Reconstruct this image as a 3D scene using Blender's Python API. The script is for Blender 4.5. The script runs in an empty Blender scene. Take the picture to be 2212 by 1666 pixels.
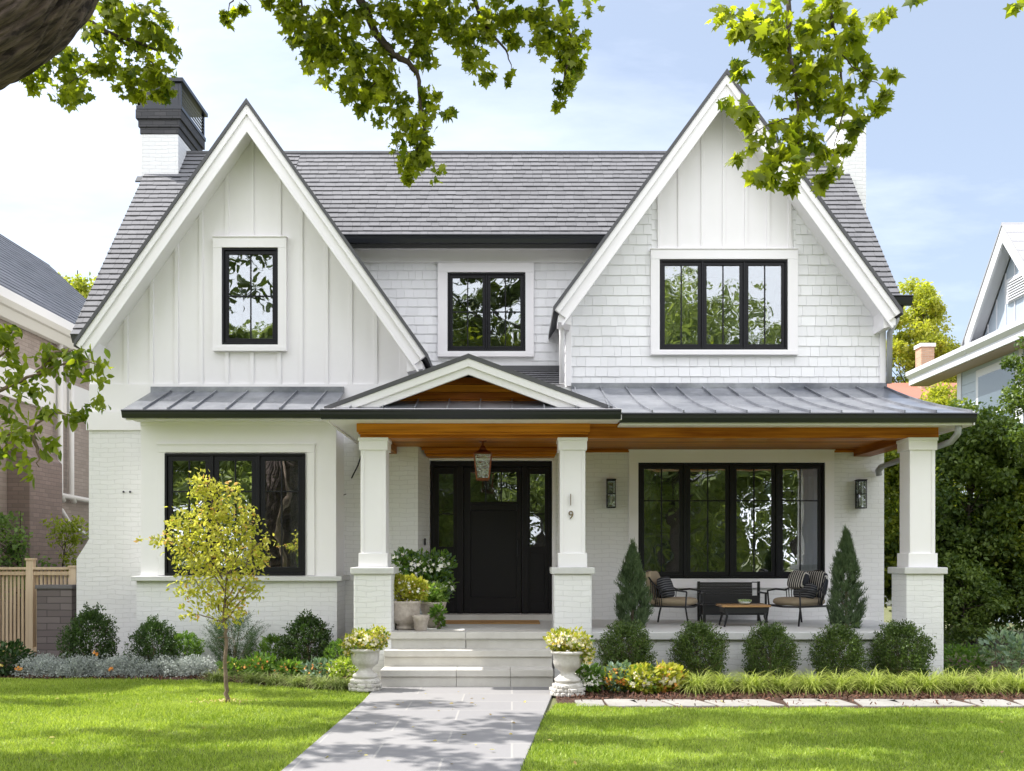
import bpy, math, random
import numpy as np
R=math.radians
S=bpy.context.scene
COL=S.collection
random.seed(7); rng=np.random.default_rng(7)
# ---------------------------------------------------------------- camera
F=2100.0; CX=1106.0; CY=1200.0; CH=1.7
cam=bpy.data.objects.new('camera',bpy.data.cameras.new('camera')); COL.objects.link(cam)
cam.location=(0,0,CH); cam.rotation_euler=(R(90),0,0)
cam.data.sensor_width=36; cam.data.lens=36*F/2212; cam.data.shift_y=(CY-833)/2212
cam.data.clip_start=0.05; cam.data.clip_end=2000
S.camera=cam
# ---------------------------------------------------------------- light
SUN_EL=R(57); SUN_DIR=(-math.cos(R(9)),math.sin(R(9)))   # the sun stands to the left, a little behind the facade
sv=(SUN_DIR[0]*math.cos(SUN_EL),SUN_DIR[1]*math.cos(SUN_EL),math.sin(SUN_EL))
from mathutils import Vector, Matrix
sl=bpy.data.lights.new('sun','SUN'); sl.energy=3.9; sl.angle=R(0.55); sl.color=(1.0,0.965,0.91)
so=bpy.data.objects.new('sun',sl); COL.objects.link(so); so.location=(-20,10,30)
so.rotation_euler=Vector(sv).to_track_quat('Z','Y').to_euler()
W=bpy.data.worlds.new('World'); S.world=W; W.use_nodes=True
nt=W.node_tree; nt.nodes.clear()
def wn(t,**k):
    n=nt.nodes.new(t)
    for a,b in k.items(): setattr(n,a,b)
    return n
sky=wn('ShaderNodeTexSky',sky_type='NISHITA',sun_disc=False,sun_elevation=SUN_EL,sun_rotation=math.atan2(SUN_DIR[0],SUN_DIR[1]),air_density=1.0,dust_density=1.2,ozone_density=1.0)
tc=wn('ShaderNodeTexCoord'); sep=wn('ShaderNodeSeparateXYZ'); nt.links.new(tc.outputs['Generated'],sep.inputs[0])
# project the view direction on a high cloud layer
mx=wn('ShaderNodeMath',operation='MAXIMUM'); mx.inputs[1].default_value=0.02; nt.links.new(sep.outputs[2],mx.inputs[0])
ad=wn('ShaderNodeMath',operation='ADD'); ad.inputs[1].default_value=0.12; nt.links.new(mx.outputs[0],ad.inputs[0])
dv=wn('ShaderNodeVectorMath',operation='DIVIDE'); cb=wn('ShaderNodeCombineXYZ')
for i in range(3): nt.links.new(ad.outputs[0],cb.inputs[i])
nt.links.new(tc.outputs['Generated'],dv.inputs[0]); nt.links.new(cb.outputs[0],dv.inputs[1])
mp=wn('ShaderNodeMapping'); mp.inputs['Scale'].default_value=(1.0,1.7,1); mp.inputs['Rotation'].default_value=(0,0,R(25)); mp.inputs['Location'].default_value=(3.1,0.4,0)
nt.links.new(dv.outputs[0],mp.inputs[0])
n1=wn('ShaderNodeTexNoise'); n1.inputs['Scale'].default_value=0.75; n1.inputs['Detail'].default_value=9; n1.inputs['Roughness'].default_value=0.58; n1.inputs['Distortion'].default_value=0.35
n2=wn('ShaderNodeTexNoise'); n2.inputs['Scale'].default_value=6; n2.inputs['Detail'].default_value=6; n2.inputs['Roughness'].default_value=0.6
for n in (n1,n2): nt.links.new(mp.outputs[0],n.inputs['Vector'])
ml=wn('ShaderNodeMath',operation='MULTIPLY_ADD'); ml.inputs[1].default_value=0.22; nt.links.new(n2.outputs[0],ml.inputs[0]); nt.links.new(n1.outputs[0],ml.inputs[2])
# more veil to the left (towards the sun), clearer blue to the right
gx=wn('ShaderNodeMath',operation='MULTIPLY_ADD'); gx.inputs[1].default_value=-0.42; nt.links.new(sep.outputs[0],gx.inputs[0]); nt.links.new(ml.outputs[0],gx.inputs[2])
rp=wn('ShaderNodeValToRGB'); rp.color_ramp.elements[0].position=0.47; rp.color_ramp.elements[1].position=0.84
rp.color_ramp.elements[0].color=(0.0,0.0,0.0,1); rp.color_ramp.elements[1].color=(1,1,1,1)
nt.links.new(gx.outputs[0],rp.inputs[0])
# bright cloud added behind the camera to light the facade, thin veil behind the house
gy=wn('ShaderNodeMapRange'); gy.inputs[1].default_value=-0.35; gy.inputs[2].default_value=0.25; gy.inputs[3].default_value=0.45; gy.inputs[4].default_value=0.0; nt.links.new(sep.outputs[1],gy.inputs[0])
ga=wn('ShaderNodeMath',operation='ADD'); nt.links.new(gx.outputs[0],ga.inputs[0]); nt.links.new(gy.outputs[0],ga.inputs[1]); nt.links.new(ga.outputs[0],rp.inputs[0])
gz=wn('ShaderNodeMapRange'); gz.inputs[1].default_value=-0.3; gz.inputs[2].default_value=0.2; gz.inputs[3].default_value=1.0; gz.inputs[4].default_value=0.22; nt.links.new(sep.outputs[1],gz.inputs[0])
gm_=wn('ShaderNodeMath',operation='MULTIPLY'); nt.links.new(rp.outputs[0],gm_.inputs[0]); nt.links.new(gz.outputs[0],gm_.inputs[1])
mixc=wn('ShaderNodeMix',data_type='RGBA'); nt.links.new(gm_.outputs[0],mixc.inputs[0])
hz=wn('ShaderNodeMix',data_type='RGBA'); hz.inputs[0].default_value=0.30; nt.links.new(sky.outputs[0],hz.inputs[6]); hz.inputs[7].default_value=(7.2,7.9,9.0,1)
nt.links.new(hz.outputs[2],mixc.inputs[6]); mixc.inputs[7].default_value=(14.2,14.4,15.2,1)
bg=wn('ShaderNodeBackground'); bg.inputs['Strength'].default_value=0.09; nt.links.new(mixc.outputs[2],bg.inputs[0])
wo=wn('ShaderNodeOutputWorld'); nt.links.new(bg.outputs[0],wo.inputs[0])
S.view_settings.view_transform='Standard'; S.view_settings.look='None'; S.view_settings.gamma=1; S.view_settings.use_curve_mapping=False
S.view_settings.exposure=1.0
S.cycles.max_bounces=8; S.cycles.diffuse_bounces=4; S.cycles.glossy_bounces=4; S.cycles.transparent_max_bounces=12; S.cycles.transmission_bounces=4
S.cycles.use_denoising=True; S.cycles.sample_clamp_indirect=6; S.cycles.caustics_reflective=False; S.cycles.caustics_refractive=False
# ---------------------------------------------------------------- helpers
def at(px,py,D): return ((px-CX)*D/F, D, CH+(CY-py)*D/F)
def X(px,D): return (px-CX)*D/F
def Z(py,D): return CH+(CY-py)*D/F
ROOT={}
class MB:
    def __init__(s): s.v=[]; s.f=[]; s.t=[]
    def add(s,vs,fs,t=0.5):
        o=len(s.v); s.v+= [tuple(v) for v in vs]; s.f+=[tuple(i+o for i in f) for f in fs]; s.t+=[t]*len(vs); return s
    def box(s,x0,x1,y0,y1,z0,z1,t=0.5):
        return s.add([(x0,y0,z0),(x1,y0,z0),(x1,y1,z0),(x0,y1,z0),(x0,y0,z1),(x1,y0,z1),(x1,y1,z1),(x0,y1,z1)],
          [(0,3,2,1),(4,5,6,7),(0,1,5,4),(1,2,6,5),(2,3,7,6),(3,0,4,7)],t)
    def extr(s,a,b,t=0.5):
        n=len(a); fs=[tuple(range(n)),tuple(range(2*n-1,n-1,-1))]
        fs+=[(i,i+n,(i+1)%n+n,(i+1)%n) for i in range(n)]
        return s.add(list(a)+list(b),fs,t)
    def xz(s,poly,y0,y1,t=0.5): return s.extr([(x,y0,z) for x,z in poly],[(x,y1,z) for x,z in poly],t)
    def yz(s,poly,x0,x1,t=0.5): return s.extr([(x0,y,z) for y,z in poly],[(x1,y,z) for y,z in poly],t)
    def xy(s,poly,z0,z1,t=0.5): return s.extr([(x,y,z0) for x,y in poly],[(x,y,z1) for x,y in poly],t)
    def tube(s,pts,r,n=8,cap=True,t=0.5):
        P=[Vector(p) for p in pts]; rr=r if isinstance(r,(list,tuple)) else [r]*len(P)
        o=len(s.v); up=None
        for i,p in enumerate(P):
            d=(P[min(i+1,len(P)-1)]-P[max(i-1,0)]).normalized()
            if up is None: up=Vector((0,0,1)) if abs(d.z)<0.9 else Vector((1,0,0))
            a=d.cross(up).normalized(); b=d.cross(a).normalized(); up=-b if False else up
            for k in range(n):
                q=2*math.pi*k/n; s.v.append(tuple(p+(a*math.cos(q)+b*math.sin(q))*rr[i])); s.t.append(t)
        for i in range(len(P)-1):
            for k in range(n):
                s.f.append((o+i*n+k,o+i*n+(k+1)%n,o+(i+1)*n+(k+1)%n,o+(i+1)*n+k))
        if cap: s.f.append(tuple(o+k for k in range(n))); s.f.append(tuple(o+(len(P)-1)*n+k for k in reversed(range(n))))
        return s
    def lathe(s,prof,c=(0,0,0),n=28,t=0.5,flute=0,fr=(0,0),fa=0.0):
        o=len(s.v)
        for r,z in prof:
            for k in range(n):
                q=2*math.pi*k/n; r2=r
                if flute and fr[0]<=z<=fr[1]: r2=r*(1-fa*(0.5-0.5*math.cos(q*flute)))
                s.v.append((c[0]+r2*math.cos(q),c[1]+r2*math.sin(q),c[2]+z)); s.t.append(t)
        for i in range(len(prof)-1):
            for k in range(n): s.f.append((o+i*n+k,o+i*n+(k+1)%n,o+(i+1)*n+(k+1)%n,o+(i+1)*n+k))
        s.f.append(tuple(o+k for k in reversed(range(n)))); s.f.append(tuple(o+(len(prof)-1)*n+k for k in range(n)))
        return s
    def build(s,name,mat,parent=None,bevel=0,smooth=False,label=None):
        off=ROOT.get(parent.name,(0,0,0)) if parent else (0,0,0)
        me=bpy.data.meshes.new(name); me.from_pydata([(v[0]-off[0],v[1]-off[1],v[2]-off[2]) for v in s.v],[],s.f)
        a=me.attributes.new('tint','FLOAT','POINT'); a.data.foreach_set('value',s.t)
        me.materials.append(mat); me.validate()
        import bmesh
        bm=bmesh.new(); bm.from_mesh(me); bmesh.ops.recalc_face_normals(bm,faces=bm.faces); bm.to_mesh(me); bm.free()
        if smooth: me.polygons.foreach_set('use_smooth',[True]*len(me.polygons))
        o=bpy.data.objects.new(name,me); COL.objects.link(o)
        if parent: o.parent=parent; ROOT[o.name]=off
        if bevel:
            m=o.modifiers.new('bevel','BEVEL'); m.width=bevel; m.segments=2; m.limit_method='ANGLE'; m.angle_limit=R(40)
        if label: o['label']=label
        return o
def tag(o,label=None,cat=None,group=None,kind=None):
    if label: o['label']=label
    if cat: o['category']=cat
    if group: o['group']=group
    if kind: o['kind']=kind
    return o
def empty(name,loc,label,cat,group=None):
    o=bpy.data.objects.new(name,None); COL.objects.link(o); o.location=loc; o.empty_display_size=0.1
    ROOT[o.name]=tuple(loc); return tag(o,label,cat,group)
def copy_tree(o,parent=None):
    c=o.copy(); COL.objects.link(c)
    if parent: c.parent=parent
    for ch in list(o.children): copy_tree(ch,c)
    return c
def clip(poly,a,b,c):   # keep a*x+b*y<=c
    out=[]
    for i in range(len(poly)):
        p,q=poly[i],poly[(i+1)%len(poly)]
        dp=a*p[0]+b*p[1]-c; dq=a*q[0]+b*q[1]-c
        if dp<=0: out.append(p)
        if (dp<0)!=(dq<0) and dp!=dq:
            k=dp/(dp-dq); out.append((p[0]+(q[0]-p[0])*k,p[1]+(q[1]-p[1])*k))
    return out
def clip_convex(poly,reg):
    # reg is a convex polygon, either winding
    A=sum(reg[i][0]*reg[(i+1)%len(reg)][1]-reg[(i+1)%len(reg)][0]*reg[i][1] for i in range(len(reg)))
    for i in range(len(reg)):
        p,q=reg[i],reg[(i+1)%len(reg)]
        nx,ny=(q[1]-p[1]),-(q[0]-p[0])
        if A<0: nx,ny=-nx,-ny
        poly=clip(poly,nx,ny,nx*p[0]+ny*p[1])
        if len(poly)<3: return []
    return poly
def shingles(mb,O,U,V,N,reg,exp,wr,th,gap=0.004,lap=0.35,jit=0.0,seed=1,base=0.0,edge=0.0):
    """courses of single shingles over the convex region reg, given in (u,v) metres"""
    rd=random.Random(seed); O,U,V,N=map(Vector,(O,U,V,N))
    u0=min(p[0] for p in reg);u1=max(p[0] for p in reg);v0=min(p[1] for p in reg);v1=max(p[1] for p in reg)
    v=v0-exp*0.01
    while v<v1:
        u=u0-rd.random()*wr[1]
        while u<u1:
            w=rd.uniform(*wr); j=rd.uniform(-jit,jit)
            p=clip_convex([(u+gap/2,v+j),(u+w-gap/2,v+j),(u+w-gap/2,v+exp*(1+lap)),(u+gap/2,v+exp*(1+lap))],reg)
            if len(p)>=3:
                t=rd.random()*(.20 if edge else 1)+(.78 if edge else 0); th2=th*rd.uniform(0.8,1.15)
                H=lambda vv: th2*max(0.0,1-(vv-v)/(exp*(1+lap)))+0.002+base
                a=[O+U*x+V*y+N*H(y) for x,y in p]; b=[O+U*x+V*y-N*0.004 for x,y in p]
                mb.extr(a,b,t)
                if edge:  # near-black strip paints the shadow line at the foot of each course
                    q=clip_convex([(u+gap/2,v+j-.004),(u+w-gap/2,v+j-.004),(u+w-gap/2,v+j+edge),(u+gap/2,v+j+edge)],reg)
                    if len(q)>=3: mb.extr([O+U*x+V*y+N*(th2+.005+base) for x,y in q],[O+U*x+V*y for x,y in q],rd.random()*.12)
            u+=w
        v+=exp
# ---------------------------------------------------------------- materials
class M:
    pass
def mat(name,col,rough=0.5,metal=0,bump=None,var=None,col2=None,spec=0.5,tint=None,noise=(8,0.15),coat=0):
    """bump=(scale,strength,distance,stretch) noise bump; tint: second colour mixed by the per-piece tint; noise=(scale,amount) soft mottling towards col2"""
    m=bpy.data.materials.new(name); m.use_nodes=True; t=m.node_tree; N=t.nodes; L=t.links
    b=N['Principled BSDF']; b.inputs['Roughness'].default_value=rough; b.inputs['Metallic'].default_value=metal
    b.inputs['Specular IOR Level'].default_value=spec
    if coat: b.inputs['Coat Weight'].default_value=coat
    c=(*col,1); last=None
    tcn=N.new('ShaderNodeTexCoord')
    rgb=N.new('ShaderNodeRGB'); rgb.outputs[0].default_value=c; last=rgb.outputs[0]
    if tint:
        at_=N.new('ShaderNodeAttribute'); at_.attribute_name='tint'
        mi=N.new('ShaderNodeMix'); mi.data_type='RGBA'; L.new(at_.outputs['Fac'],mi.inputs[0]); L.new(last,mi.inputs[6]); mi.inputs[7].default_value=(*tint,1); last=mi.outputs[2]
    if col2:
        n=N.new('ShaderNodeTexNoise'); n.inputs['Scale'].default_value=noise[0]; n.inputs['Detail'].default_value=6; n.inputs['Roughness'].default_value=0.65
        L.new(tcn.outputs['Object'],n.inputs['Vector'])
        r=N.new('ShaderNodeMapRange'); r.inputs[1].default_value=0.35; r.inputs[2].default_value=0.7; r.inputs[4].default_value=noise[1]; L.new(n.outputs[0],r.inputs[0])
        mi=N.new('ShaderNodeMix'); mi.data_type='RGBA'; L.new(r.outputs[0],mi.inputs[0]); L.new(last,mi.inputs[6]); mi.inputs[7].default_value=(*col2,1); last=mi.outputs[2]
    L.new(last,b.inputs['Base Color'])
    if bump:
        sc,st,di=bump[:3]; n=N.new('ShaderNodeTexNoise'); n.inputs['Scale'].default_value=sc; n.inputs['Detail'].default_value=7; n.inputs['Roughness'].default_value=0.6
        if len(bump)>3:
            mm=N.new('ShaderNodeMapping'); mm.inputs['Scale'].default_value=bump[3]; L.new(tcn.outputs['Object'],mm.inputs[0]); L.new(mm.outputs[0],n.inputs['Vector'])
        else: L.new(tcn.outputs['Object'],n.inputs['Vector'])
        bp=N.new('ShaderNodeBump'); bp.inputs['Strength'].default_value=st; bp.inputs['Distance'].default_value=di; L.new(n.outputs[0],bp.inputs['Height']); L.new(bp.outputs[0],b.inputs['Normal'])
    m['_last']=0
    return m
def brick_mat(name,c1,c2,mortar,bw,rh,ms,bump=0.6,dist=0.008,wob=0.012,rough=0.75,flat=False,mix=0.5,grain=(45,0.004)):
    m=bpy.data.materials.new(name); m.use_nodes=True; t=m.node_tree; N=t.nodes; L=t.links; b=N['Principled BSDF']; b.inputs['Roughness'].default_value=rough
    tcn=N.new('ShaderNodeTexCoord'); se=N.new('ShaderNodeSeparateXYZ'); L.new(tcn.outputs['Object'],se.inputs[0])
    co=N.new('ShaderNodeCombineXYZ')
    if flat: L.new(se.outputs[0],co.inputs[0]); L.new(se.outputs[1],co.inputs[1])
    else:
        a=N.new('ShaderNodeMath'); a.operation='ADD'; L.new(se.outputs[0],a.inputs[0]); L.new(se.outputs[1],a.inputs[1]); L.new(a.outputs[0],co.inputs[0]); L.new(se.outputs[2],co.inputs[1])
    nz=N.new('ShaderNodeTexNoise'); nz.inputs['Scale'].default_value=3.2; nz.inputs['Detail'].default_value=5; L.new(tcn.outputs['Object'],nz.inputs['Vector'])
    sb=N.new('ShaderNodeVectorMath'); sb.operation='SUBTRACT'; sb.inputs[1].default_value=(0.5,0.5,0.5); L.new(nz.outputs['Color'],sb.inputs[0])
    sc=N.new('ShaderNodeVectorMath'); sc.operation='SCALE'; sc.inputs['Scale'].default_value=wob*3; L.new(sb.outputs[0],sc.inputs[0])
    ad=N.new('ShaderNodeVectorMath'); ad.operation='ADD'; L.new(co.outputs[0],ad.inputs[0]); L.new(sc.outputs[0],ad.inputs[1])
    br=N.new('ShaderNodeTexBrick'); L.new(ad.outputs[0],br.inputs['Vector']); br.inputs['Scale'].default_value=1; br.inputs['Brick Width'].default_value=bw; br.inputs['Row Height'].default_value=rh
    br.inputs['Mortar Size'].default_value=ms; br.inputs['Mortar Smooth'].default_value=0.35; br.inputs['Color1'].default_value=(*c1,1); br.inputs['Color2'].default_value=(*c2,1); br.inputs['Mortar'].default_value=(*mortar,1)
    L.new(br.outputs['Color'],b.inputs['Base Color'])
    g=N.new('ShaderNodeTexNoise'); g.inputs['Scale'].default_value=grain[0]; g.inputs['Detail'].default_value=6; g.inputs['Roughness'].default_value=0.7
    mm=N.new('ShaderNodeMapping'); mm.inputs['Scale'].default_value=(0.45,0.45,1.3) if not flat else (1,1,1); L.new(tcn.outputs['Object'],mm.inputs[0]); L.new(mm.outputs[0],g.inputs['Vector'])
    b1=N.new('ShaderNodeBump'); b1.invert=True; b1.inputs['Strength'].default_value=bump; b1.inputs['Distance'].default_value=dist; L.new(br.outputs['Fac'],b1.inputs['Height'])
    b2=N.new('ShaderNodeBump'); b2.inputs['Strength'].default_value=bump; b2.inputs['Distance'].default_value=grain[1]; L.new(g.outputs[0],b2.inputs['Height']); L.new(b1.outputs[0],b2.inputs['Normal'])
    L.new(b2.outputs[0],b.inputs['Normal'])
    return m
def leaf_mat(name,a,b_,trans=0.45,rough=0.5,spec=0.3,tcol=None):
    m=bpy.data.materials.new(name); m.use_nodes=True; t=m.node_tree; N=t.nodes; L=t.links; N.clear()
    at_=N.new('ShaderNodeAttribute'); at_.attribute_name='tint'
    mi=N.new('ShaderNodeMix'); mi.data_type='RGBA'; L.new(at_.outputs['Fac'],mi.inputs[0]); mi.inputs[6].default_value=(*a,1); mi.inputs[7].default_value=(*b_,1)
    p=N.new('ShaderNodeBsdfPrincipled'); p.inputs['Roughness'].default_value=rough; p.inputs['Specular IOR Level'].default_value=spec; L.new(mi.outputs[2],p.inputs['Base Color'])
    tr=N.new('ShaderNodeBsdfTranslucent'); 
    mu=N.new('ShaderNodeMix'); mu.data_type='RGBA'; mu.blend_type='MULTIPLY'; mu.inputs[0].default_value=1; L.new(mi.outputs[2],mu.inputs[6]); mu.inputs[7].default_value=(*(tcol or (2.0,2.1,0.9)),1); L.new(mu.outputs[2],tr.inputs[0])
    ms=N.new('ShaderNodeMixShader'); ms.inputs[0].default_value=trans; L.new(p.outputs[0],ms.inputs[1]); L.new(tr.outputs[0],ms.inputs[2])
    o=N.new('ShaderNodeOutputMaterial'); L.new(ms.outputs[0],o.inputs[0]); return m
def wood_mat(name,c1,c2,axis='x',sc=1.0,rough=0.4,plank=None):
    m=bpy.data.materials.new(name); m.use_nodes=True; t=m.node_tree; N=t.nodes; L=t.links; b=N['Principled BSDF']; b.inputs['Roughness'].default_value=rough; b.inputs['Specular IOR Level'].default_value=.15
    tcn=N.new('ShaderNodeTexCoord'); mp=N.new('ShaderNodeMapping'); mp.inputs['Scale'].default_value={'x':(0.6*sc,14*sc,14*sc),'y':(14*sc,0.6*sc,14*sc),'z':(14*sc,14*sc,0.6*sc)}[axis]
    L.new(tcn.outputs['Object'],mp.inputs[0]); n=N.new('ShaderNodeTexNoise'); n.inputs['Scale'].default_value=1.6; n.inputs['Detail'].default_value=8; n.inputs['Distortion'].default_value=0.6; L.new(mp.outputs[0],n.inputs['Vector'])
    at_=N.new('ShaderNodeAttribute'); at_.attribute_name='tint'
    a2=N.new('ShaderNodeMath'); a2.operation='MULTIPLY_ADD'; L.new(at_.outputs['Fac'],a2.inputs[0]); a2.inputs[1].default_value=0.5; 
    s2=N.new('ShaderNodeMath'); s2.operation='SUBTRACT'; L.new(n.outputs[0],s2.inputs[0]); s2.inputs[1].default_value=0.25; L.new(s2.outputs[0],a2.inputs[2])
    r=N.new('ShaderNodeValToRGB'); r.color_ramp.elements[0].position=0.25; r.color_ramp.elements[1].position=0.75; r.color_ramp.elements[0].color=(*c1,1); r.color_ramp.elements[1].color=(*c2,1)
    L.new(a2.outputs[0],r.inputs[0]); L.new(r.outputs[0],b.inputs['Base Color'])
    bp=N.new('ShaderNodeBump'); bp.inputs['Strength'].default_value=0.25; bp.inputs['Distance'].default_value=0.003; L.new(n.outputs[0],bp.inputs['Height']); L.new(bp.outputs[0],b.inputs['Normal'])
    return m
def glass_mat(name,refl=0.18,wave=0.004,scale=1.4,tintc=(0.80,0.85,0.86)):
    m=bpy.data.materials.new(name); m.use_nodes=True; t=m.node_tree; N=t.nodes; L=t.links; N.clear()
    tcn=N.new('ShaderNodeTexCoord'); n=N.new('ShaderNodeTexNoise'); n.inputs['Scale'].default_value=scale; n.inputs['Detail'].default_value=2; L.new(tcn.outputs['Object'],n.inputs['Vector'])
    bp=N.new('ShaderNodeBump'); bp.inputs['Strength'].default_value=0.35; bp.inputs['Distance'].default_value=wave*8; L.new(n.outputs[0],bp.inputs['Height'])
    g=N.new('ShaderNodeBsdfGlossy'); g.inputs['Roughness'].default_value=0.0; g.inputs['Color'].default_value=(0.95,0.97,1,1); L.new(bp.outputs[0],g.inputs['Normal'])
    tr=N.new('ShaderNodeBsdfTransparent'); tr.inputs[0].default_value=(*tintc,1)
    fr=N.new('ShaderNodeFresnel'); fr.inputs[0].default_value=1.5; ma=N.new('ShaderNodeMath'); ma.operation='ADD'; ma.use_clamp=True; ma.inputs[1].default_value=refl; L.new(fr.outputs[0],ma.inputs[0])
    ms=N.new('ShaderNodeMixShader'); L.new(ma.outputs[0],ms.inputs[0]); L.new(tr.outputs[0],ms.inputs[1]); L.new(g.outputs[0],ms.inputs[2])
    o=N.new('ShaderNodeOutputMaterial'); L.new(ms.outputs[0],o.inputs[0]); return m
M.white=mat('white_paint',(0.88,0.86,0.88),0.45,col2=(0.83,0.81,0.83),noise=(2.5,0.35),bump=(30,0.06,0.003))
M.whites=mat('white_shingle',(0.88,0.88,0.90),0.6,tint=(0.81,0.81,0.83),bump=(60,0.25,0.003,(1,1,0.15)))
M.brickw=brick_mat('painted_brick',(0.82,0.82,0.82),(0.79,0.79,0.79),(0.71,0.71,0.71),0.24,0.072,0.005,bump=0.55,dist=0.008,wob=0.028,grain=(22,0.013))
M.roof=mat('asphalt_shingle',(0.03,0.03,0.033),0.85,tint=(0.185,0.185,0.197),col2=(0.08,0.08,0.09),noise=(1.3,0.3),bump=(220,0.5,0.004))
M.roofd=mat('asphalt_dark',(0.10,0.10,0.108),0.85,bump=(150,0.5,0.004))
M.metal=mat('standing_seam_metal',(0.145,0.155,0.185),0.34,0.5,col2=(0.42,0.43,0.46),noise=(1.1,0.85),bump=(2.2,0.5,0.04))  # pale mottling puts bright reflection streaks into the colour
M.gutter=mat('dark_gutter',(0.014,0.016,0.021),0.3,0.0,bump=(3,0.05,0.01))
M.black=mat('black_frame',(0.006,0.006,0.009),0.4,spec=.3)
M.door=mat('door_paint',(0.006,0.0048,0.007),0.4,spec=.3)
M.cedar=wood_mat('stained_cedar',(0.24,0.064,0.006),(0.66,0.25,0.022),'x')
M.cedary=wood_mat('stained_cedar_side',(0.24,0.064,0.006),(0.62,0.23,0.02),'y')
M.limestone=mat('limestone',(0.56,0.54,0.50),0.75,col2=(0.42,0.40,0.37),noise=(5,0.5),bump=(40,0.3,0.004),tint=(0.60,0.585,0.55))
M.cast=mat('cast_stone',(0.62,0.60,0.56),0.8,col2=(0.36,0.33,0.29),noise=(9,0.6),bump=(35,0.6,0.008))
M.cap=mat('cap_stone',(0.62,0.62,0.61),0.7,col2=(0.50,0.50,0.49),noise=(6,0.4),bump=(40,0.25,0.003))
M.glass=glass_mat('window_glass'); M.glassl=glass_mat('porch_window_glass',0.38,0.003,1.1)
M.glass2=glass_mat('lamp_glass',0.15,0.006,14)
M.room=mat('room_wall',(0.52,0.49,0.44),0.8)
M.curtain=mat('curtain_fabric',(0.70,0.68,0.64),0.9,bump=(90,0.2,0.002))
M.bark=mat('bark',(0.105,0.080,0.062),0.9,col2=(0.035,0.026,0.02),noise=(7,0.8),bump=(9,1.0,0.05,(1,1,1)))
M.bark2=mat('bark_light',(0.22,0.16,0.11),0.85,col2=(0.10,0.07,0.05),noise=(20,0.7),bump=(40,0.7,0.008))
M.copper=mat('copper',(0.33,0.12,0.06),0.35,0.85,col2=(0.18,0.06,0.03),noise=(15,0.6))
M.bronze=mat('bronze',(0.22,0.16,0.09),0.4,0.7)
# ---------------------------------------------------------------- foliage
def inst_mesh(name,P,s,tv,tf,mat_,parent=None,dirs=None,nrm=None,tint=None,smooth=False,droop=0.0):
    """one mesh holding a leaf (template tv,tf) at every point P"""
    P=np.asarray(P,float); n=len(P); off=np.array(ROOT.get(parent.name,(0,0,0)) if parent else (0,0,0)); P=P-off
    s=np.broadcast_to(np.asarray(s,float),(n,))
    d=rng.normal(size=(n,3)) if dirs is None else np.array(dirs,float)
    d[:,2]-=droop
    d/=np.linalg.norm(d,axis=1,keepdims=True)+1e-9
    q=rng.normal(size=(n,3)) if nrm is None else np.array(nrm,float)
    a=np.cross(d,q); a/=np.linalg.norm(a,axis=1,keepdims=True)+1e-9
    k=np.cross(a,d)
    tv=np.asarray(tv,float); m=len(tv)
    V=P[:,None,:]+s[:,None,None]*(tv[None,:,0,None]*a[:,None,:]+tv[None,:,1,None]*d[:,None,:]+tv[None,:,2,None]*k[:,None,:])
    V=V.reshape(-1,3)
    lens=[len(f) for f in tf]; flat=np.array([i for f in tf for i in f]); nl=len(flat)
    loops=(np.arange(n)[:,None]*m+flat[None,:]).ravel()
    starts0=np.cumsum([0]+lens[:-1]); starts=(np.arange(n)[:,None]*nl+starts0[None,:]).ravel()
    me=bpy.data.meshes.new(name); me.vertices.add(n*m); me.loops.add(n*nl); me.polygons.add(n*len(tf))
    me.vertices.foreach_set('co',V.astype(np.float32).ravel()); me.loops.foreach_set('vertex_index',loops.astype(np.int32)); me.polygons.foreach_set('loop_start',starts.astype(np.int32))
    me.update(calc_edges=True); 
    t=rng.random(n) if tint is None else np.asarray(tint)
    at_=me.attributes.new('tint','FLOAT','POINT'); at_.data.foreach_set('value',np.repeat(np.clip(t,0,1),m).astype(np.float32))
    me.materials.append(mat_)
    if smooth: me.polygons.foreach_set('use_smooth',[True]*len(me.polygons))
    o=bpy.data.objects.new(name,me); COL.objects.link(o)
    if parent: o.parent=parent; ROOT[o.name]=tuple(off)
    return o
_h=[(0,0),(0.26,-0.10),(0.24,0.08),(0.60,0.10),(0.46,0.30),(0.64,0.56),(0.32,0.50),(0.20,0.66),(0,1.0)]
MAPLE_V=[(x,y,-0.22*abs(x)-0.12*y*y) for x,y in _h]+[(-x,y,-0.22*abs(x)-0.12*y*y) for x,y in _h[1:-1]]
MAPLE_F=[tuple(range(0,9)),(0,8)+tuple(range(15,8,-1))]
OVAL_V=[(0,0,0),(0.26,0.35,0.06),(0.2,0.7,0.03),(0,1,-0.08),(-0.2,0.7,0.03),(-0.26,0.35,0.06)]
OVAL_F=[(0,1,2,3),(0,3,4,5)]
SM_V=[(0,0,0),(0.28,0.5,0.05),(0,1,0),(-0.28,0.5,0.05)]; SM_F=[(0,1,2),(0,2,3)]
NEED_V=[(0.07,0,0),(-0.07,0,0),(0,1,0)]; NEED_F=[(0,1,2)]
def _disc(n=5):
    v=[(0,0,0)]; 
    for k in range(n*2):
        r=1.0 if k%2==0 else 0.55; a=math.pi*k/n; v.append((r*math.cos(a),r*math.sin(a),0.18))
    return v,[(0,1+k,1+(k+1)%(n*2)) for k in range(n*2)]
FLOW_V,FLOW_F=_disc()
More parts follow.
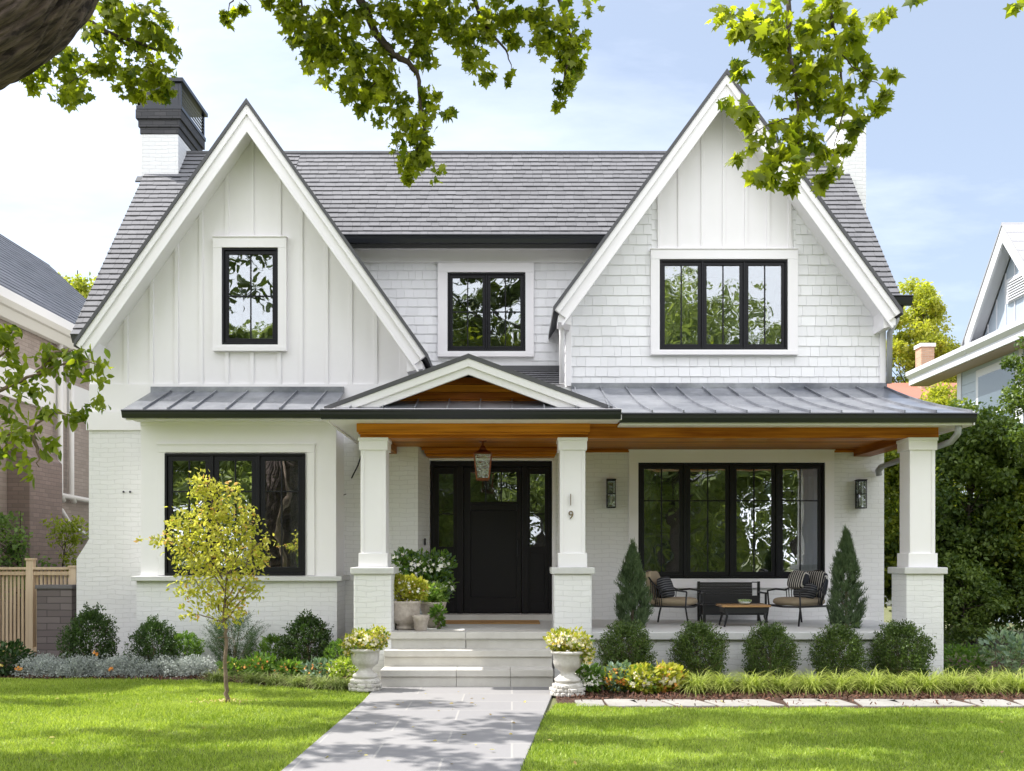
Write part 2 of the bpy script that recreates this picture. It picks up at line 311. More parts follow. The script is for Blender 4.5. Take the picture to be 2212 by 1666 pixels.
def blob_pts(blobs,per,rd=None,shell=0.0,zsq=1.0):
    """points inside ellipsoids given as (x,y,z,rx,ry,rz[,weight]); clustered into small clumps so gaps stay"""
    out=[]
    for b in blobs:
        x,y,z,rx,ry,rz=b[:6]; w=b[6] if len(b)>6 else 1
        n=int(per*w*((rx*ry*rz)**(2/3)))+4
        nc=max(3,n//14)
        c=rng.normal(size=(nc,3)); c/=np.linalg.norm(c,axis=1,keepdims=True); c*= (rng.random((nc,1))**(1/3))*(1-shell)+shell
        pk=c[rng.integers(0,nc,n)]+rng.normal(size=(n,3))*0.17
        out.append(pk*np.array([rx,ry,rz])+np.array([x,y,z]))
    return np.vstack(out)
def pxblobs(L,D,depth=0.7):
    out=[]
    for b in L:
        px,py,rx,ry=b[:4]; DD=b[4] if len(b)>4 and b[4] else D
        x,y,z=at(px,py,DD); out.append((x,y,z,rx*DD/F,max(rx,ry)*DD/F*depth,ry*DD/F))
    return out
def limb(mb,a,b,r0,r1,bend=0.12,n=5,k=6):
    a=Vector(a); b=Vector(b); L=(b-a).length; pts=[];rs=[]
    j=Vector((random.uniform(-1,1),random.uniform(-1,1),random.uniform(-0.3,0.8)))*L*bend
    for i in range(n+1):
        t=i/n; p=a.lerp(b,t)+j*math.sin(math.pi*t)+Vector((random.uniform(-1,1),random.uniform(-1,1),random.uniform(-1,1)))*L*0.015
        if i==0: p=a.copy()
        pts.append(p); rs.append(r0+(r1-r0)*t)
    mb.tube(pts,rs,k,False)
    return pts
def tree(name,base,H,crown,nclump,nleaf,ls,lm,label,cat='tree',group=None,bark=None,trunk_r=0.14,shape=(OVAL_V,OVAL_F),clr=0.55,seed=1,fork=0.35,droop=0.3,flat=0.75):
    """trunk with limbs reaching to clumps; crown = list of ellipsoids relative to base"""
    global rng
    rng=np.random.default_rng(seed); random.seed(seed)
    root=empty(name,base,label,cat,group); bx,by,bz=base
    cl=[]; w=np.array([c[3]*c[4]*c[5] for c in crown]); w=w/w.sum()
    for i in range(nclump):
        c=crown[rng.choice(len(crown),p=w)]; d=rng.normal(size=3); d/=np.linalg.norm(d); d*=(0.35+0.65*rng.random()**0.5)
        cl.append((c[0]+d[0]*c[3],c[1]+d[1]*c[4],c[2]+d[2]*c[5],clr*(0.6+0.7*rng.random())))
    mb=MB(); top=(bx+random.uniform(-.1,.1),by,bz+H*fork); 
    limb(mb,base,top,trunk_r,trunk_r*0.7,0.03,6,10)
    zc=max(c[2]+c[5]*0.5 for c in crown); up=(bx,by,bz+zc)
    sp=limb(mb,top,up,trunk_r*0.7,trunk_r*0.12,0.05,8,8)
    for i,c in enumerate(cl):
        if i%2 and nclump>60: continue
        f=min(len(sp)-1,max(0,int(len(sp)*((c[2]/zc)-fork*0.9)*0.8)))
        limb(mb,sp[f],(bx+c[0],by+c[1],bz+c[2]),trunk_r*0.22,trunk_r*0.04,0.10,5,5)
    mb.build('trunk',bark or M.bark,root,smooth=True)
    P=[];t=[]
    for c in cl:
        n=int(nleaf*(0.6+0.8*rng.random())); q=rng.normal(size=(n,3)); q/=np.linalg.norm(q,axis=1,keepdims=True); q*=(rng.random((n,1))**0.45)
        P.append(q*np.array([c[3],c[3],c[3]*flat])+np.array(c[:3])+np.array(base)); t.append(np.clip(rng.normal(0.3+0.4*rng.random(),0.22,n),0,1))
    P=np.vstack(P); t=np.concatenate(t)
    d=rng.normal(size=P.shape); nn=rng.normal(size=P.shape)*0.7; nn[:,2]+=1.0
    inst_mesh('crown',P,ls*(0.7+0.6*rng.random(len(P))),*shape,lm,root,dirs=d,nrm=nn,tint=t,droop=droop)
    return root
# ================================================================ ground
def plane(name,poly,z,m,kind='structure'):
    me=bpy.data.meshes.new(name); me.from_pydata([(x,y,z) for x,y in poly],[],[tuple(range(len(poly)))]); me.materials.append(m)
    o=bpy.data.objects.new(name,me); COL.objects.link(o); tag(o,kind=kind); return o
G=mat('soil_grass',(0.12,0.13,0.05),0.9,col2=(0.17,0.17,0.08),noise=(0.8,0.8),bump=(30,0.6,0.02))
plane('ground',[(-400,-400),(400,-400),(400,400),(-400,400)],-0.012,G)
asph=mat('asphalt',(0.16,0.16,0.165),0.9,col2=(0.11,0.11,0.11),noise=(3,0.6),bump=(80,0.5,0.01))
plane('road',[(-80,-9.5),(80,-9.5),(80,-2.5),(-80,-2.5)],-0.004,asph)
conc=mat('pavement_concrete',(0.42,0.41,0.39),0.85,col2=(0.33,0.32,0.30),noise=(4,0.5),bump=(50,0.3,0.005))
plane('pavement',[(-80,-0.8),(80,-0.8),(80,0.9),(-80,0.9)],0.0,conc)
pm=brick_mat('path_flagstone',(0.225,0.22,0.225),(0.262,0.255,0.255),(0.31,0.30,0.29),1.15,0.62,0.012,bump=0.35,dist=-0.003,wob=0.0,flat=True,grain=(60,0.002),rough=0.8)
pb=MB(); pb.xy([(-1.74,12.45),(-1.72,11.2),(-1.80,7.66),(-1.95,4),(-2.05,0.9),(-0.75,0.9),(-0.35,4),(0.07,7.66),(0.30,9.9),(0.52,12.1),(0.55,12.45)],-0.05,0.022)
tag(pb.build('path',pm,bevel=0.006),kind='structure')
mulch=mat('mulch_soil',(0.055,0.030,0.020),0.95,col2=(0.10,0.05,0.03),noise=(40,0.8),bump=(60,1.0,0.03))
bL=[(-14,13.25),(-6,13.3),(-4.2,13.1),(-3.0,12.5),(-1.76,12.0),(-1.72,12.45),(-1.7,15.4),(-14,15.4)]
bR=[(0.52,11.09),(0.75,10.98),(1.2,10.74),(14,10.70),(14,16),(0.52,16)]
plane('flower_bed',bL,0.012,mulch); plane('flower_bed',bR,0.012,mulch)
# bark chips in the beds
gm=mat('bark_chip',(0.16,0.07,0.04),0.9,tint=(0.07,0.035,0.025))
def sample_poly(poly,n):
    xs=[p[0] for p in poly]; ys=[p[1] for p in poly]; out=np.empty((0,2)); P=np.array(poly)
    while len(out)<n:
        q=np.column_stack([rng.uniform(min(xs),max(xs),n*2),rng.uniform(min(ys),max(ys),n*2)]); ins=np.zeros(len(q),bool)
        for i in range(len(P)):
            a,b=P[i],P[(i+1)%len(P)]
            c=((a[1]>q[:,1])!=(b[1]>q[:,1])); xi=(b[0]-a[0])*(q[:,1]-a[1])/((b[1]-a[1])+1e-12)+a[0]; ins^=c&(q[:,0]<xi)
        out=np.vstack([out,q[ins]])
    return out[:n]
cp=np.vstack([sample_poly([(0.52,11.36),(1.2,11.34),(7.5,11.34),(7.5,12.6),(0.52,12.8)],9000),sample_poly([(0.52,11.12),(0.75,11.0),(1.2,10.84),(6.5,10.84),(6.5,11.35),(0.52,11.35)],260),sample_poly([(-4.2,13.1),(-3.0,12.5),(-1.76,12.0),(-1.7,13.5),(-8,13.9),(-8,13.3)],3000)])
tag(inst_mesh('bark_mulch',np.column_stack([cp,rng.uniform(0.015,0.03,len(cp))]),rng.uniform(0.02,0.05,len(cp)),[(0.2,0,0),(-0.2,0,0),(-.15,1,.05),(.15,1,.05)],[(0,1,2,3)],gm,nrm=rng.normal(size=(len(cp),3))*0.5+np.array([0,0,1])),'reddish brown bark mulch spread over the flower beds','mulch',kind='stuff')
# lawns ------------------------------------------------------------
grassm=leaf_mat('grass_blade',(0.17,0.265,0.024),(0.50,0.61,0.13),0.40,0.45,0.45,(1.55,1.5,0.7))
lawnb=mat('lawn_soil',(0.11,0.145,0.02),0.9,col2=(0.16,0.20,0.03),noise=(12,0.9))
LL=[(-13,13.3),(-6,13.28),(-4.2,13.08),(-3.0,12.48),(-1.745,11.95),(-1.725,11.2),(-1.80,7.66),(-2.0,4),(-2.1,0.9),(-13,0.9)]
LR=[(0.50,11.1),(0.305,9.9),(0.078,7.66),(-0.31,4),(-0.7,0.9),(14,0.9),(14,10.72),(1.2,10.76),(0.75,11.0)]
plane('lawn',LL,0.004,lawnb); plane('lawn',LR,0.004,lawnb)
def blades(name,poly,dens,label):
    A=abs(sum(poly[i][0]*poly[(i+1)%len(poly)][1]-poly[(i+1)%len(poly)][0]*poly[i][1] for i in range(len(poly))))/2
    q=sample_poly(poly,int(A*dens)); n=len(q)
    h=0.034*(0.6+0.8*rng.random(n)); d=rng.normal(size=(n,3))*0.42; d[:,2]=1
    t=0.42+0.2*np.sin(q[:,0]*1.9+np.sin(q[:,1]*1.3)*2)*np.sin(q[:,1]*2.3+1)+rng.normal(size=n)*0.33; h*=1+.25*np.sin(q[:,0]*5+q[:,1]*3)*np.sin(q[:,1]*7-q[:,0]*2)
    V=[(0.085,0,0),(-0.085,0,0),(-0.06,0.55,0.06),(0.06,0.55,0.06),(0,1,0.28)]
    o=inst_mesh(name,np.column_stack([q,np.full(n,0.003)]),h,V,[(0,1,2,3),(3,2,4)],grassm,dirs=d,nrm=rng.normal(size=(n,3))*np.array([1,1,0.2]),tint=t)
    return tag(o,label,'grass',kind='stuff')
blades('lawn_grass',[p for p in [(-7.2,13.28),(-6,13.28),(-4.2,13.08),(-3.0,12.48),(-1.745,11.95),(-1.725,11.2),(-1.80,7.66),(-1.86,7.1),(-4.1,7.1)]],6000,'short mown green grass left of the stone path')
blades('lawn_grass',[(0.50,11.1),(0.305,9.9),(0.078,7.66),(0.05,7.1),(4.1,7.1),(6.2,10.72),(1.2,10.76),(0.75,11.0)],6000,'short mown green grass right of the stone path')
# ================================================================ house
HY=15.0
house=empty('house',(0,HY,0),'white two-gabled house with black windows, cedar trimmed porch and grey shingle roof','house')
def hb(mb,name,m,**k): return mb.build(name,m,k.pop('parent',house),**k)
WL=15.2; WR=15.6; WC=17.05
# gable lines
LA=(-4.02,8.59); LS=1.41; RA=(3.337,9.228); RS=1.37
lz=lambda x: LA[1]-LS*abs(x-LA[0])
rz=lambda x: RA[1]-RS*abs(x-RA[0])
def holed(mb,x0,x1,zb,topf,brk,holes,y0,y1):
    xs=sorted({x0,x1,*[b for b in brk if x0<b<x1],*[h[0] for h in holes],*[h[1] for h in holes]})
    for a,b in zip(xs,xs[1:]):
        m=(a+b)/2; hs=sorted([h for h in holes if h[0]<m<h[1]],key=lambda h:h[2]); lo=zb
        for h in hs:
            if h[2]>lo: mb.box(a,b,y0,y1,lo,h[2])
            lo=h[3]
        if topf(m)>lo: mb.xz([(a,lo),(b,lo),(b,max(lo,topf(b))),(a,max(lo,topf(a)))],y0,y1)
H=lambda p0,p1,q0,q1,D:(X(p0,D),X(p1,D),Z(q1,D),Z(q0,D))
DB=14.5
wBay=H(357,660,980,1243,DB); wLU=H(481,602,537,746,WL); wCU=H(967,1135,590,760,WC); wRU=H(1424,1700,562,757,WR); wRL=H(1378,1780,1000,1250,WR); dOp=(-1.32,0.655,0.672,3.235)
# brick walls, ground floor
b=MB(); xl=X(192,WL)
b.xz([(-6.81,0),(-5.5,0),(-5.5,3.66),(xl,3.66),(xl,1.95),(-6.81,1.64)],WL,WL+0.25)
b.box(-5.5,-2.75,WL,WL+0.25,0,1.0)                       # behind the bay
b.box(-2.75,-1.47,WL,WL+0.25,0.0,3.9)
b.xy([(-1.469,WL+.001),(-1.32,WR-.001),(-1.32,WR+0.25),(-1.6,WR+0.25),(-1.469,WR)],0.01,3.89)   # splayed reveal
b.box(-6.61,-6.36,WL+0.25,22,0,5.2); b.box(5.72,5.97,WR+0.25,22,0,5.2); b.box(-6.36,5.72,21.75,22,0,5.2)
hb(b,'brick_wall',M.brickw)
b=MB(); holed(b,-1.32,5.97,0,lambda x:4.4,[],[dOp,wRL],WR,WR+0.25); hb(b,'brick_wall',M.brickw)
b=MB(); b.box(-5.60,X(728,DB),DB,WL-.001,0,Z(1254,DB)+.01); hb(b,'bay_base',M.brickw)
# bay panelling
bx0,bx1=X(304,DB),X(726,DB)
b=MB(); holed(b,bx0,bx1,Z(1245,DB),lambda x:3.9,[],[wBay],DB,DB+0.12)
b.box(bx0,bx0+0.12,DB+0.12,WL,Z(1245,DB),3.9); b.box(bx1-0.12,bx1,DB+0.12,WL,Z(1245,DB),3.9); hb(b,'bay_panel',M.white)
b=MB(); b.box(X(343,DB),X(680,DB),DB-.03,DB,Z(975,DB)-.02,Z(960,DB)); b.box(X(343,DB)-.02,X(680,DB)+.02,DB-.045,DB,Z(962,DB),Z(958,DB))
for s in (X(343,DB),X(680,DB)-.11): b.box(s,s+.11,DB-.02,DB,Z(1243,DB),Z(975,DB)-.02)
b.box(bx0,bx1,DB-.02,DB,Z(920,DB),Z(904,DB)+.05)
hb(b,'bay_trim',M.white,bevel=.004)
b=MB(); b.box(X(288,DB),X(740,DB),DB-.09,WL-.002,Z(1255,DB),Z(1245,DB)); hb(b,'bay_sill',M.cap,bevel=.006)
b=MB(); b.box(xl-.03,bx0,WL-.035,WL,Z(930,WL),Z(889,WL)); hb(b,'frieze_board',M.white,bevel=.004)
# left gable wall: boards and battens
b=MB(); holed(b,-6.61,-1.64,3.95,lambda x:lz(x)-.18,[LA[0]],[wLU],WL+.02,WL+.2)
hb(b,'gable_siding',M.white)
b=MB(); zt=Z(515,WL); tr=H(462,620,515,760,WL)
for p in (217,272,327,381,434,650,705,757,811,867):
    x=X(p,WL); b.box(x-.03,x+.03,WL-.005,WL+.02,4.38,lz(x)-.2-LS*.03)
for p in (490,544,603):
    x=X(p,WL); b.box(x-.03,x+.03,WL-.005,WL+.02,zt,lz(x)-.2); b.box(x-.03,x+.03,WL-.005,WL+.02,4.38,tr[2])
b.box(-6.61,-1.64,WL-.008,WL+.02,3.95,4.38)
hb(b,'batten',M.white,bevel=.003)
# right gable: shingles and boards
rw=lambda x:rz(x)-.2
b=MB(); holed(b,.884,5.97,4.4,rw,[RA[0]],[wRU],WR+.02,WR+.22); hb(b,'upper_wall',M.white)
for q_ in ((.884,1.1,WR+.22,WC+.3,3.3,5.6),(-1.86,-1.64,WL+.2,WC+.3,3.3,5.3)): b=MB(); b.box(*q_); hb(b,'upper_wall',M.white)
zq=6.64; q0,q1=2.33,4.50; trU=H(1405,1722,541,768,WR)
b=MB(); EX=.163
O=(0,WR+.02,0); U_=(1,0,0); V_=(0,0,1); N_=(0,-1,0)
zb=4.41
shingles(b,O,U_,V_,N_,[(.884,zb),(trU[0]+.02,zb),(trU[0]+.02,min(zq,rw(1.3))),(.884+.0,rw(.884))][:0] or [(.884,zb),(trU[0]+.02,zb),(trU[0]+.02,rw(trU[0]+.02)),(.884,rw(.884))],EX,(.11,.24),.018,seed=3,jit=.003)
shingles(b,O,U_,V_,N_,[(trU[1]-.02,zb),(5.97,zb),(5.97,rw(5.97)),(trU[1]-.02,rw(trU[1]-.02))],EX,(.11,.24),.018,seed=4,jit=.003)
shingles(b,O,U_,V_,N_,[(trU[0]+.02,zb),(trU[1]-.02,zb),(trU[1]-.02,trU[2]+.02),(trU[0]+.02,trU[2]+.02)],EX,(.11,.24),.018,seed=5,jit=.003)
shingles(b,O,U_,V_,N_,[(trU[0]+.02,zq-.2),(q0,zq-.2),(q0,rw(q0)),(trU[0]+.02,rw(trU[0]+.02))],EX,(.11,.24),.018,seed=6)
shingles(b,O,U_,V_,N_,[(q1,zq-.2),(trU[1]-.02,zq-.2),(trU[1]-.02,rw(trU[1]-.02)),(q1,rw(q1))],EX,(.11,.24),.018,seed=7)
hb(b,'shingle_siding',M.whites)
b=MB(); shingles(b,(0,WC+.02,0),U_,V_,N_,[(-1.9,4.8),(wCU[0]-.1,4.8),(wCU[0]-.1,6.86),(-3.2,6.86),(-3.2,4.8)],.158,(.11,.24),.018,seed=8)
shingles(b,(0,WC+.02,0),U_,V_,N_,[(wCU[1]+.1,4.8),(1.2,4.8),(1.8,6.86),(wCU[1]+.1,6.86)],.158,(.11,.24),.018,seed=9)
shingles(b,(0,WC+.02,0),U_,V_,N_,[(wCU[0]-.1,4.8),(wCU[1]+.1,4.8),(wCU[1]+.1,wCU[2]-.08),(wCU[0]-.1,wCU[2]-.08)],.158,(.11,.24),.018,seed=10)
# faces of the two wings towards the recess
shingles(b,(.884,0,0),(0,1,0),V_,(-1,0,0),[(WR+.03,4.2),(WC,4.2),(WC,5.6),(WR+.03,5.6)],.163,(.11,.24),.018,seed=11)
shingles(b,(-1.64,0,0),(0,1,0),V_,(1,0,0),[(WL+.03,4.2),(WC,4.2),(WC,5.3),(WL+.03,5.3)],.163,(.11,.24),.018,seed=12)
hb(b,'shingle_siding',M.whites)
b=MB(); holed(b,-3.3,2.0,4.6,lambda x:7.0,[],[wCU],WC+.02,WC+.2); hb(b,'upper_wall',M.white)
b=MB(); b.box(-3.0,1.9,WC-.03,WC+.02,6.83,7.12); b.box(-3.0,1.9,16.66,WC-.03,7.04,7.08); hb(b,'frieze_board',M.white,bevel=.003)
b=MB(); b.xz([(q0,zq-.2),(q1,zq-.2),(q1,rw(q1)),(RA[0],rw(RA[0])),(q0,rw(q0))],WR-.004,WR+.02); hb(b,'gable_siding',M.white)
b=MB()
for p in (1422,1466,1516,1562,1610,1658,1704):
    x=X(p,WR)+.01; b.box(x-.025,x+.025,WR-.028,WR-.004,zq-.1,rw(x)-.03)
hb(b,'batten',M.white,bevel=.003)
for q_ in ((.884-.02,.884+.07,WR-.03,WR+.02,4.41,5.5),(5.9,5.99,WR-.03,WR+.02,4.41,5.5),(-1.70,-1.62,WL-.02,WL+.03,3.9,4.9)): b=MB(); b.box(*q_); hb(b,'corner_board',M.white,bevel=.003)
# ---------------------------------------------------------------- roofs
EZ=5.09; TS=1.214; RD=18.5
mz=lambda y: EZ+TS*(y-15.0)
cs=1/math.hypot(1,TS); Um=(1,0,0); Vm=(0,cs,TS*cs); Nm=(0,-TS*cs,cs)
def reg(pts): return [(x,(y-15.0)/cs) for x,y in pts]
Om=(0,15.0,EZ)
xv=lambda x,apx,apz,s: 15.0+(apz-s*abs(x-apx)-EZ)/TS
pA=[(-6.81,15.0),(-6.62,15.0),(LA[0]-.02,xv(LA[0],*LA,LS)),(LA[0],18.5),(-6.81,18.5)]
xa=LA[0]+(LA[1]-7.07)/LS; xb=RA[0]-(RA[1]-7.07)/RS
pB=[(LA[0],18.5),(LA[0],xv(LA[0],*LA,LS)),(xa,16.63),(xb,16.63),(RA[0],xv(RA[0],*RA,RS)),(RA[0],18.5)]
pC=[(RA[0],18.5),(RA[0],xv(RA[0],*RA,RS)),(5.93,15.5),(6.25,15.5),(6.25,18.5)]
b=MB()
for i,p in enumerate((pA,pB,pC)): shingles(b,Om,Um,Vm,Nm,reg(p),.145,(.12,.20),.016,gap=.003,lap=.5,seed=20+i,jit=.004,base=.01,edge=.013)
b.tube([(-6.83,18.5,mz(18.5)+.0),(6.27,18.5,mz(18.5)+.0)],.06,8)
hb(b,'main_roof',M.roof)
b=MB()  # deck and rear slope
for p in (pA,pB,pC): b.extr([(x,y,mz(y)-.005) for x,y in p],[(x,y+.06,mz(y)-.10) for x,y in p])
b.extr([(-6.81,18.5,mz(18.5)),(6.25,18.5,mz(18.5)),(6.25,22.4,mz(18.5)-4.73),(-6.81,22.4,mz(18.5)-4.73)],[(-6.81,18.5,mz(18.5)-.1),(6.25,18.5,mz(18.5)-.1),(6.25,22.3,mz(18.5)-4.83),(-6.81,22.3,mz(18.5)-4.83)])
hb(b,'roof_deck',M.roofd)
for x0,x1 in ((-6.61,-6.4),(5.77,5.96)):
    b=MB(); b.yz([(15.45,5.1),(21.9,5.1),(18.5,mz(18.5)-.2)] if x0<0 else [(15.8,5.1),(21.9,5.1),(18.5,mz(18.5)-.2)],x0,x1); hb(b,'end_wall',M.white)
def gable_roof(A,s,xl_,xr_,yf,zc,name):
    b=MB()
    for sg,xe in ((-1,xl_),(1,xr_)):
        z_=lambda x:A[1]-s*abs(x-A[0])
        yb=lambda x:15.0+(z_(x)-EZ)/TS
        inner=(sg==1 and A[0]<0) or (sg==-1 and A[0]>0)
        if inner:
            xc=A[0]+sg*(A[1]-7.07)/s
            pts=[(A[0],yf),(A[0],yb(A[0])+.05),(xc,16.7),(xc,WC+.1),(xe,WC+.1),(xe,yf)]
        else: pts=[(A[0],yf),(A[0],yb(A[0])+.05),(xe,max(yf+.2,yb(xe)+.05)),(xe,yf)]
        b.extr([(x,y,z_(x)+.03) for x,y in pts],[(x,y,z_(x)-.05) for x,y in pts])
    return hb(b,name,M.roofd)
gable_roof(LA,LS,-6.63,-1.27,14.70,0,'gable_roof'); gable_roof(RA,RS,.64,6.07,15.08,0,'gable_roof')
def rake(A,s,x0,x1,yf,yw,dep,foot=True):
    b=MB(); k=math.hypot(1,s)
    def chev(o,d,x0,x1,y0,y1,cut=0.0):
        z_=lambda x:A[1]-s*abs(x-A[0])-o
        # ends cut square to the slope
        for sg,xe in ((-1,x0),(1,x1)):
            dx=d*s/(k*k)*1.0; px=xe-sg*dx; 
            b.xz([(A[0],z_(A[0])),(A[0],z_(A[0])-d),(px,z_(px)-d),(xe,z_(xe))],y0,y1)
    chev(.05,dep,x0,x1,yf,yf+.04)                  # fascia
    chev(.05,dep*.42,x0-.0,x1+.0,yf-.03,yf)        # crown board
    chev(.05+dep-.0,.055,x0+.1,x1-.1,yf-.012,yf+.03)
    # sloping soffit
    chev(.30,.03,x0+.12,x1-.12,yf+.04,yw)
    hb(b,'rake_fascia',M.white,bevel=.004)
rake(LA,LS,-6.61,-1.31,14.75,WL+.02,.36); rake(RA,RS,.666,6.04,15.13,WR+.02,.36)
for (xo,xi,A,s,yf,yw) in ((-1.36,-1.60,LA,LS,14.79,WL),(5.99,5.80,RA,RS,15.17,WR),(.72,.92,RA,RS,15.17,WR),(-6.55,-6.36,LA,LS,14.79,WL)):
    z0=A[1]-s*abs(xo-A[0])-.2; z1=A[1]-s*abs(xi-A[0])-.3
    b=MB(); b.xz([(xo,z0),(xo,z0-.10),(xi,z0-.15),(xi,z1)],yf,yw+.02); hb(b,'eave_return',M.white,bevel=.004)
# eaves gutters
def gutter(name,x0,x1,y,zt,zb,d=.12,m=None):
    b=MB(); h=zt-zb
    b.yz([(y,zt),(y-.005,zt-.02),(y+.012,zt-.03),(y+.02,zb+h*.45),(y+.045,zb),(y+d,zb),(y+d,zt)],x0,x1)
    return hb(b,name,m or M.gutter,bevel=.003)
gutter('gutter',-2.97,1.78,16.5,7.16,7.02); gutter('gutter',5.93,6.34,15.36,5.82,5.67)
gutter('gutter',X(262,14.0),-2.3,13.98,Z(885,14.0),Z(902,14.0)); gutter('gutter',X(692,12.5),X(1342,12.5),12.48,Z(884,12.5),Z(904.5,12.5)); gutter('gutter',X(1340,12.6),X(2110,12.6),12.58,Z(892,12.6),Z(912,12.6))
# standing seam roofs
def seam_roof(name,x0,x1,y0,z0,y1,z1,seams,n=6,bow=.05,th=.02,slope_x=None):
    b=MB(); P=[]
    for i in range(n+1):
        t=i/n; P.append((y0+(y1-y0)*t, z0+(z1-z0)*t-bow*math.sin(math.pi*t)*(1 if bow else 0)))
    b.yz(P+[(y,z-th) for y,z in reversed(P)],x0,x1)
    for x in seams: b.yz([(y,z+.035) for y,z in P]+[(y,z-.002) for y,z in reversed(P)],x-.009,x+.009)
    b.box(x0,x1,y1-.05,y1,z1-.02,z1+.07)
    return hb(b,name,M.metal)
zb0,zb1=Z(886,14.05),Z(838,WL)-.06
seam_roof('bay_roof',X(264,14.05),-2.62,14.02,zb0,WL,zb1,[X(p,14.6) for p in (341,391,443,513,570,624,690)],bow=.0)
seam_roof('porch_roof',.95,6.0,12.62,Z(891,12.6),WR,Z(834,WR)-.03,[1.0+.41*i for i in range(12)]+[5.97],bow=.06)
# soffits + fascia under the eaves
b=MB(); b.box(X(268,14.0),-2.45,14.06,DB-.0,Z(902,14.0)-.0,Z(902,14.0)+.03); b.box(X(266,14.0),-2.45,14.09,14.11,Z(908,14.1),Z(900,14.1)); 
sf=3.475
b.box(-2.45,1.42,12.58,12.62,sf-.02,3.60); b.box(-2.45,-2.41,12.62,WL,sf-.02,3.60); b.box(-2.41,1.42,12.62,13.10,sf,sf+.02); b.box(-2.41,-2.05,13.1,WL,sf,sf+.02)
b.box(1.42,6.02,12.68,12.72,3.40,3.52); b.box(1.42,6.0,12.72,13.10,3.425,3.445); b.box(5.78,6.0,13.1,WR,3.425,3.445); b.box(6.0,6.04,12.68,WR,3.40,3.58)
hb(b,'soffit',M.white,bevel=.003)
# portico gable
PA=(-.568,4.30); PS=.367; pz=lambda x:PA[1]-PS*abs(x-PA[0])
b=MB()
for sg in (-1,1):
    xe=PA[0]+sg*1.88
    b.extr([(PA[0],12.66,pz(PA[0])+.03),(PA[0],15.9,pz(PA[0])+.03),(xe,15.9,pz(xe)+.03),(xe,12.66,pz(xe)+.03)],[(PA[0],12.66,pz(PA[0])-.03),(PA[0],15.9,pz(PA[0])-.03),(xe,15.9,pz(xe)-.03),(xe,12.66,pz(xe)-.03)])
hb(b,'portico_roof',M.roofd)
b=MB()
for o,d,y0,y1 in ((.03,.105,12.67,12.75),(.10,.135,12.70,12.75)):
    for sg in (-1,1):
        xe=PA[0]+sg*1.86; xi=xe-sg*.0
        zf=max(3.60,0)
        pts=[(PA[0],pz(PA[0])-o),(PA[0],pz(PA[0])-o-d),(xe,pz(xe)-o-d),(xe,pz(xe)-o)]
        b.xz(clip(pts,0,-1,-3.595),y0,y1)
hb(b,'portico_rake',M.white,bevel=.003)
cw=MB()
for i in range(6):
    z0=3.70+i*.1; z1=z0+.094
    hw=(PA[1]-.12-z0)/PS; hw1=(PA[1]-.12-z1)/PS
    if hw1>0: cw.xz([(PA[0]-hw,z0),(PA[0]+hw,z0),(PA[0]+hw1,z1),(PA[0]-hw1,z1)],13.08+(i%2)*.002,13.12,random.random())
hb(cw,'pediment_board',M.cedar,bevel=.003)
b=MB(); b.yz([(12.60,3.60),(13.08,3.78),(13.08,3.76),(12.60,3.58)],-2.3,1.2)
for i in range(9): b.yz([(12.60,3.63),(13.08,3.81),(13.08,3.77),(12.60,3.59)],-2.1+.42*i-.008,-2.1+.42*i+.008)
hb(b,'pediment_skirt',M.metal)
# low roof in the recess behind the portico
b=MB(); sl_=(4.95-4.1)/(WC-15.3); c2=1/math.hypot(1,sl_)
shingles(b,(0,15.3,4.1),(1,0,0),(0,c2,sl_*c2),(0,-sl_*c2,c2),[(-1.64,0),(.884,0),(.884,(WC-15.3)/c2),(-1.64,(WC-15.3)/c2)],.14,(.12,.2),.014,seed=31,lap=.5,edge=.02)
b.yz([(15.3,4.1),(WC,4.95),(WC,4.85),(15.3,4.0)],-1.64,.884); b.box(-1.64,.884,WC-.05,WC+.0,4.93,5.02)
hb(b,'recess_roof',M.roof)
# ---------------------------------------------------------------- porch
FZ=.672
b=MB(); b.box(-2.05,5.75,13.0,WR,FZ-.10,FZ); hb(b,'porch_slab',M.cap,bevel=.008)
b=MB(); b.box(1.0,5.3,13.06,13.3,0,FZ-.10); b.box(-1.70,.6,13.2,13.4,0,FZ-.1); b.box(5.5,5.74,13.4,WR,0,FZ-.1); hb(b,'porch_base',M.brickw)
st=MB()
for k,(y0,zt) in enumerate(((12.38,.24),(12.74,.455))):
    xs=[-1.68,-1.68+.97+.3*k,.53-.55-.4*k,.53]
    for a,c in zip(xs,xs[1:]):
        st.box(a+.002,c-.002,y0,13.12,zt-.085,zt,random.random()); st.box(a+.002,c-.002,y0+.03,13.12,zt-.235,zt-.089,random.random())
for a,c in ((-1.70,-.62),(-.615,.57)): st.box(a+.002,c-.002,13.0-.03,13.4,FZ-.085,FZ+.003,random.random()); st.box(a+.002,c-.002,13.0+.01,13.4,FZ-.22,FZ-.089,random.random())
for x in (-1.3,-.33): pass
hb(st,'step',M.limestone,bevel=.005)
b=MB(); b.box(-1.40,.70,15.3,WR+.1,FZ,.762); hb(b,'threshold',M.limestone,bevel=.006)
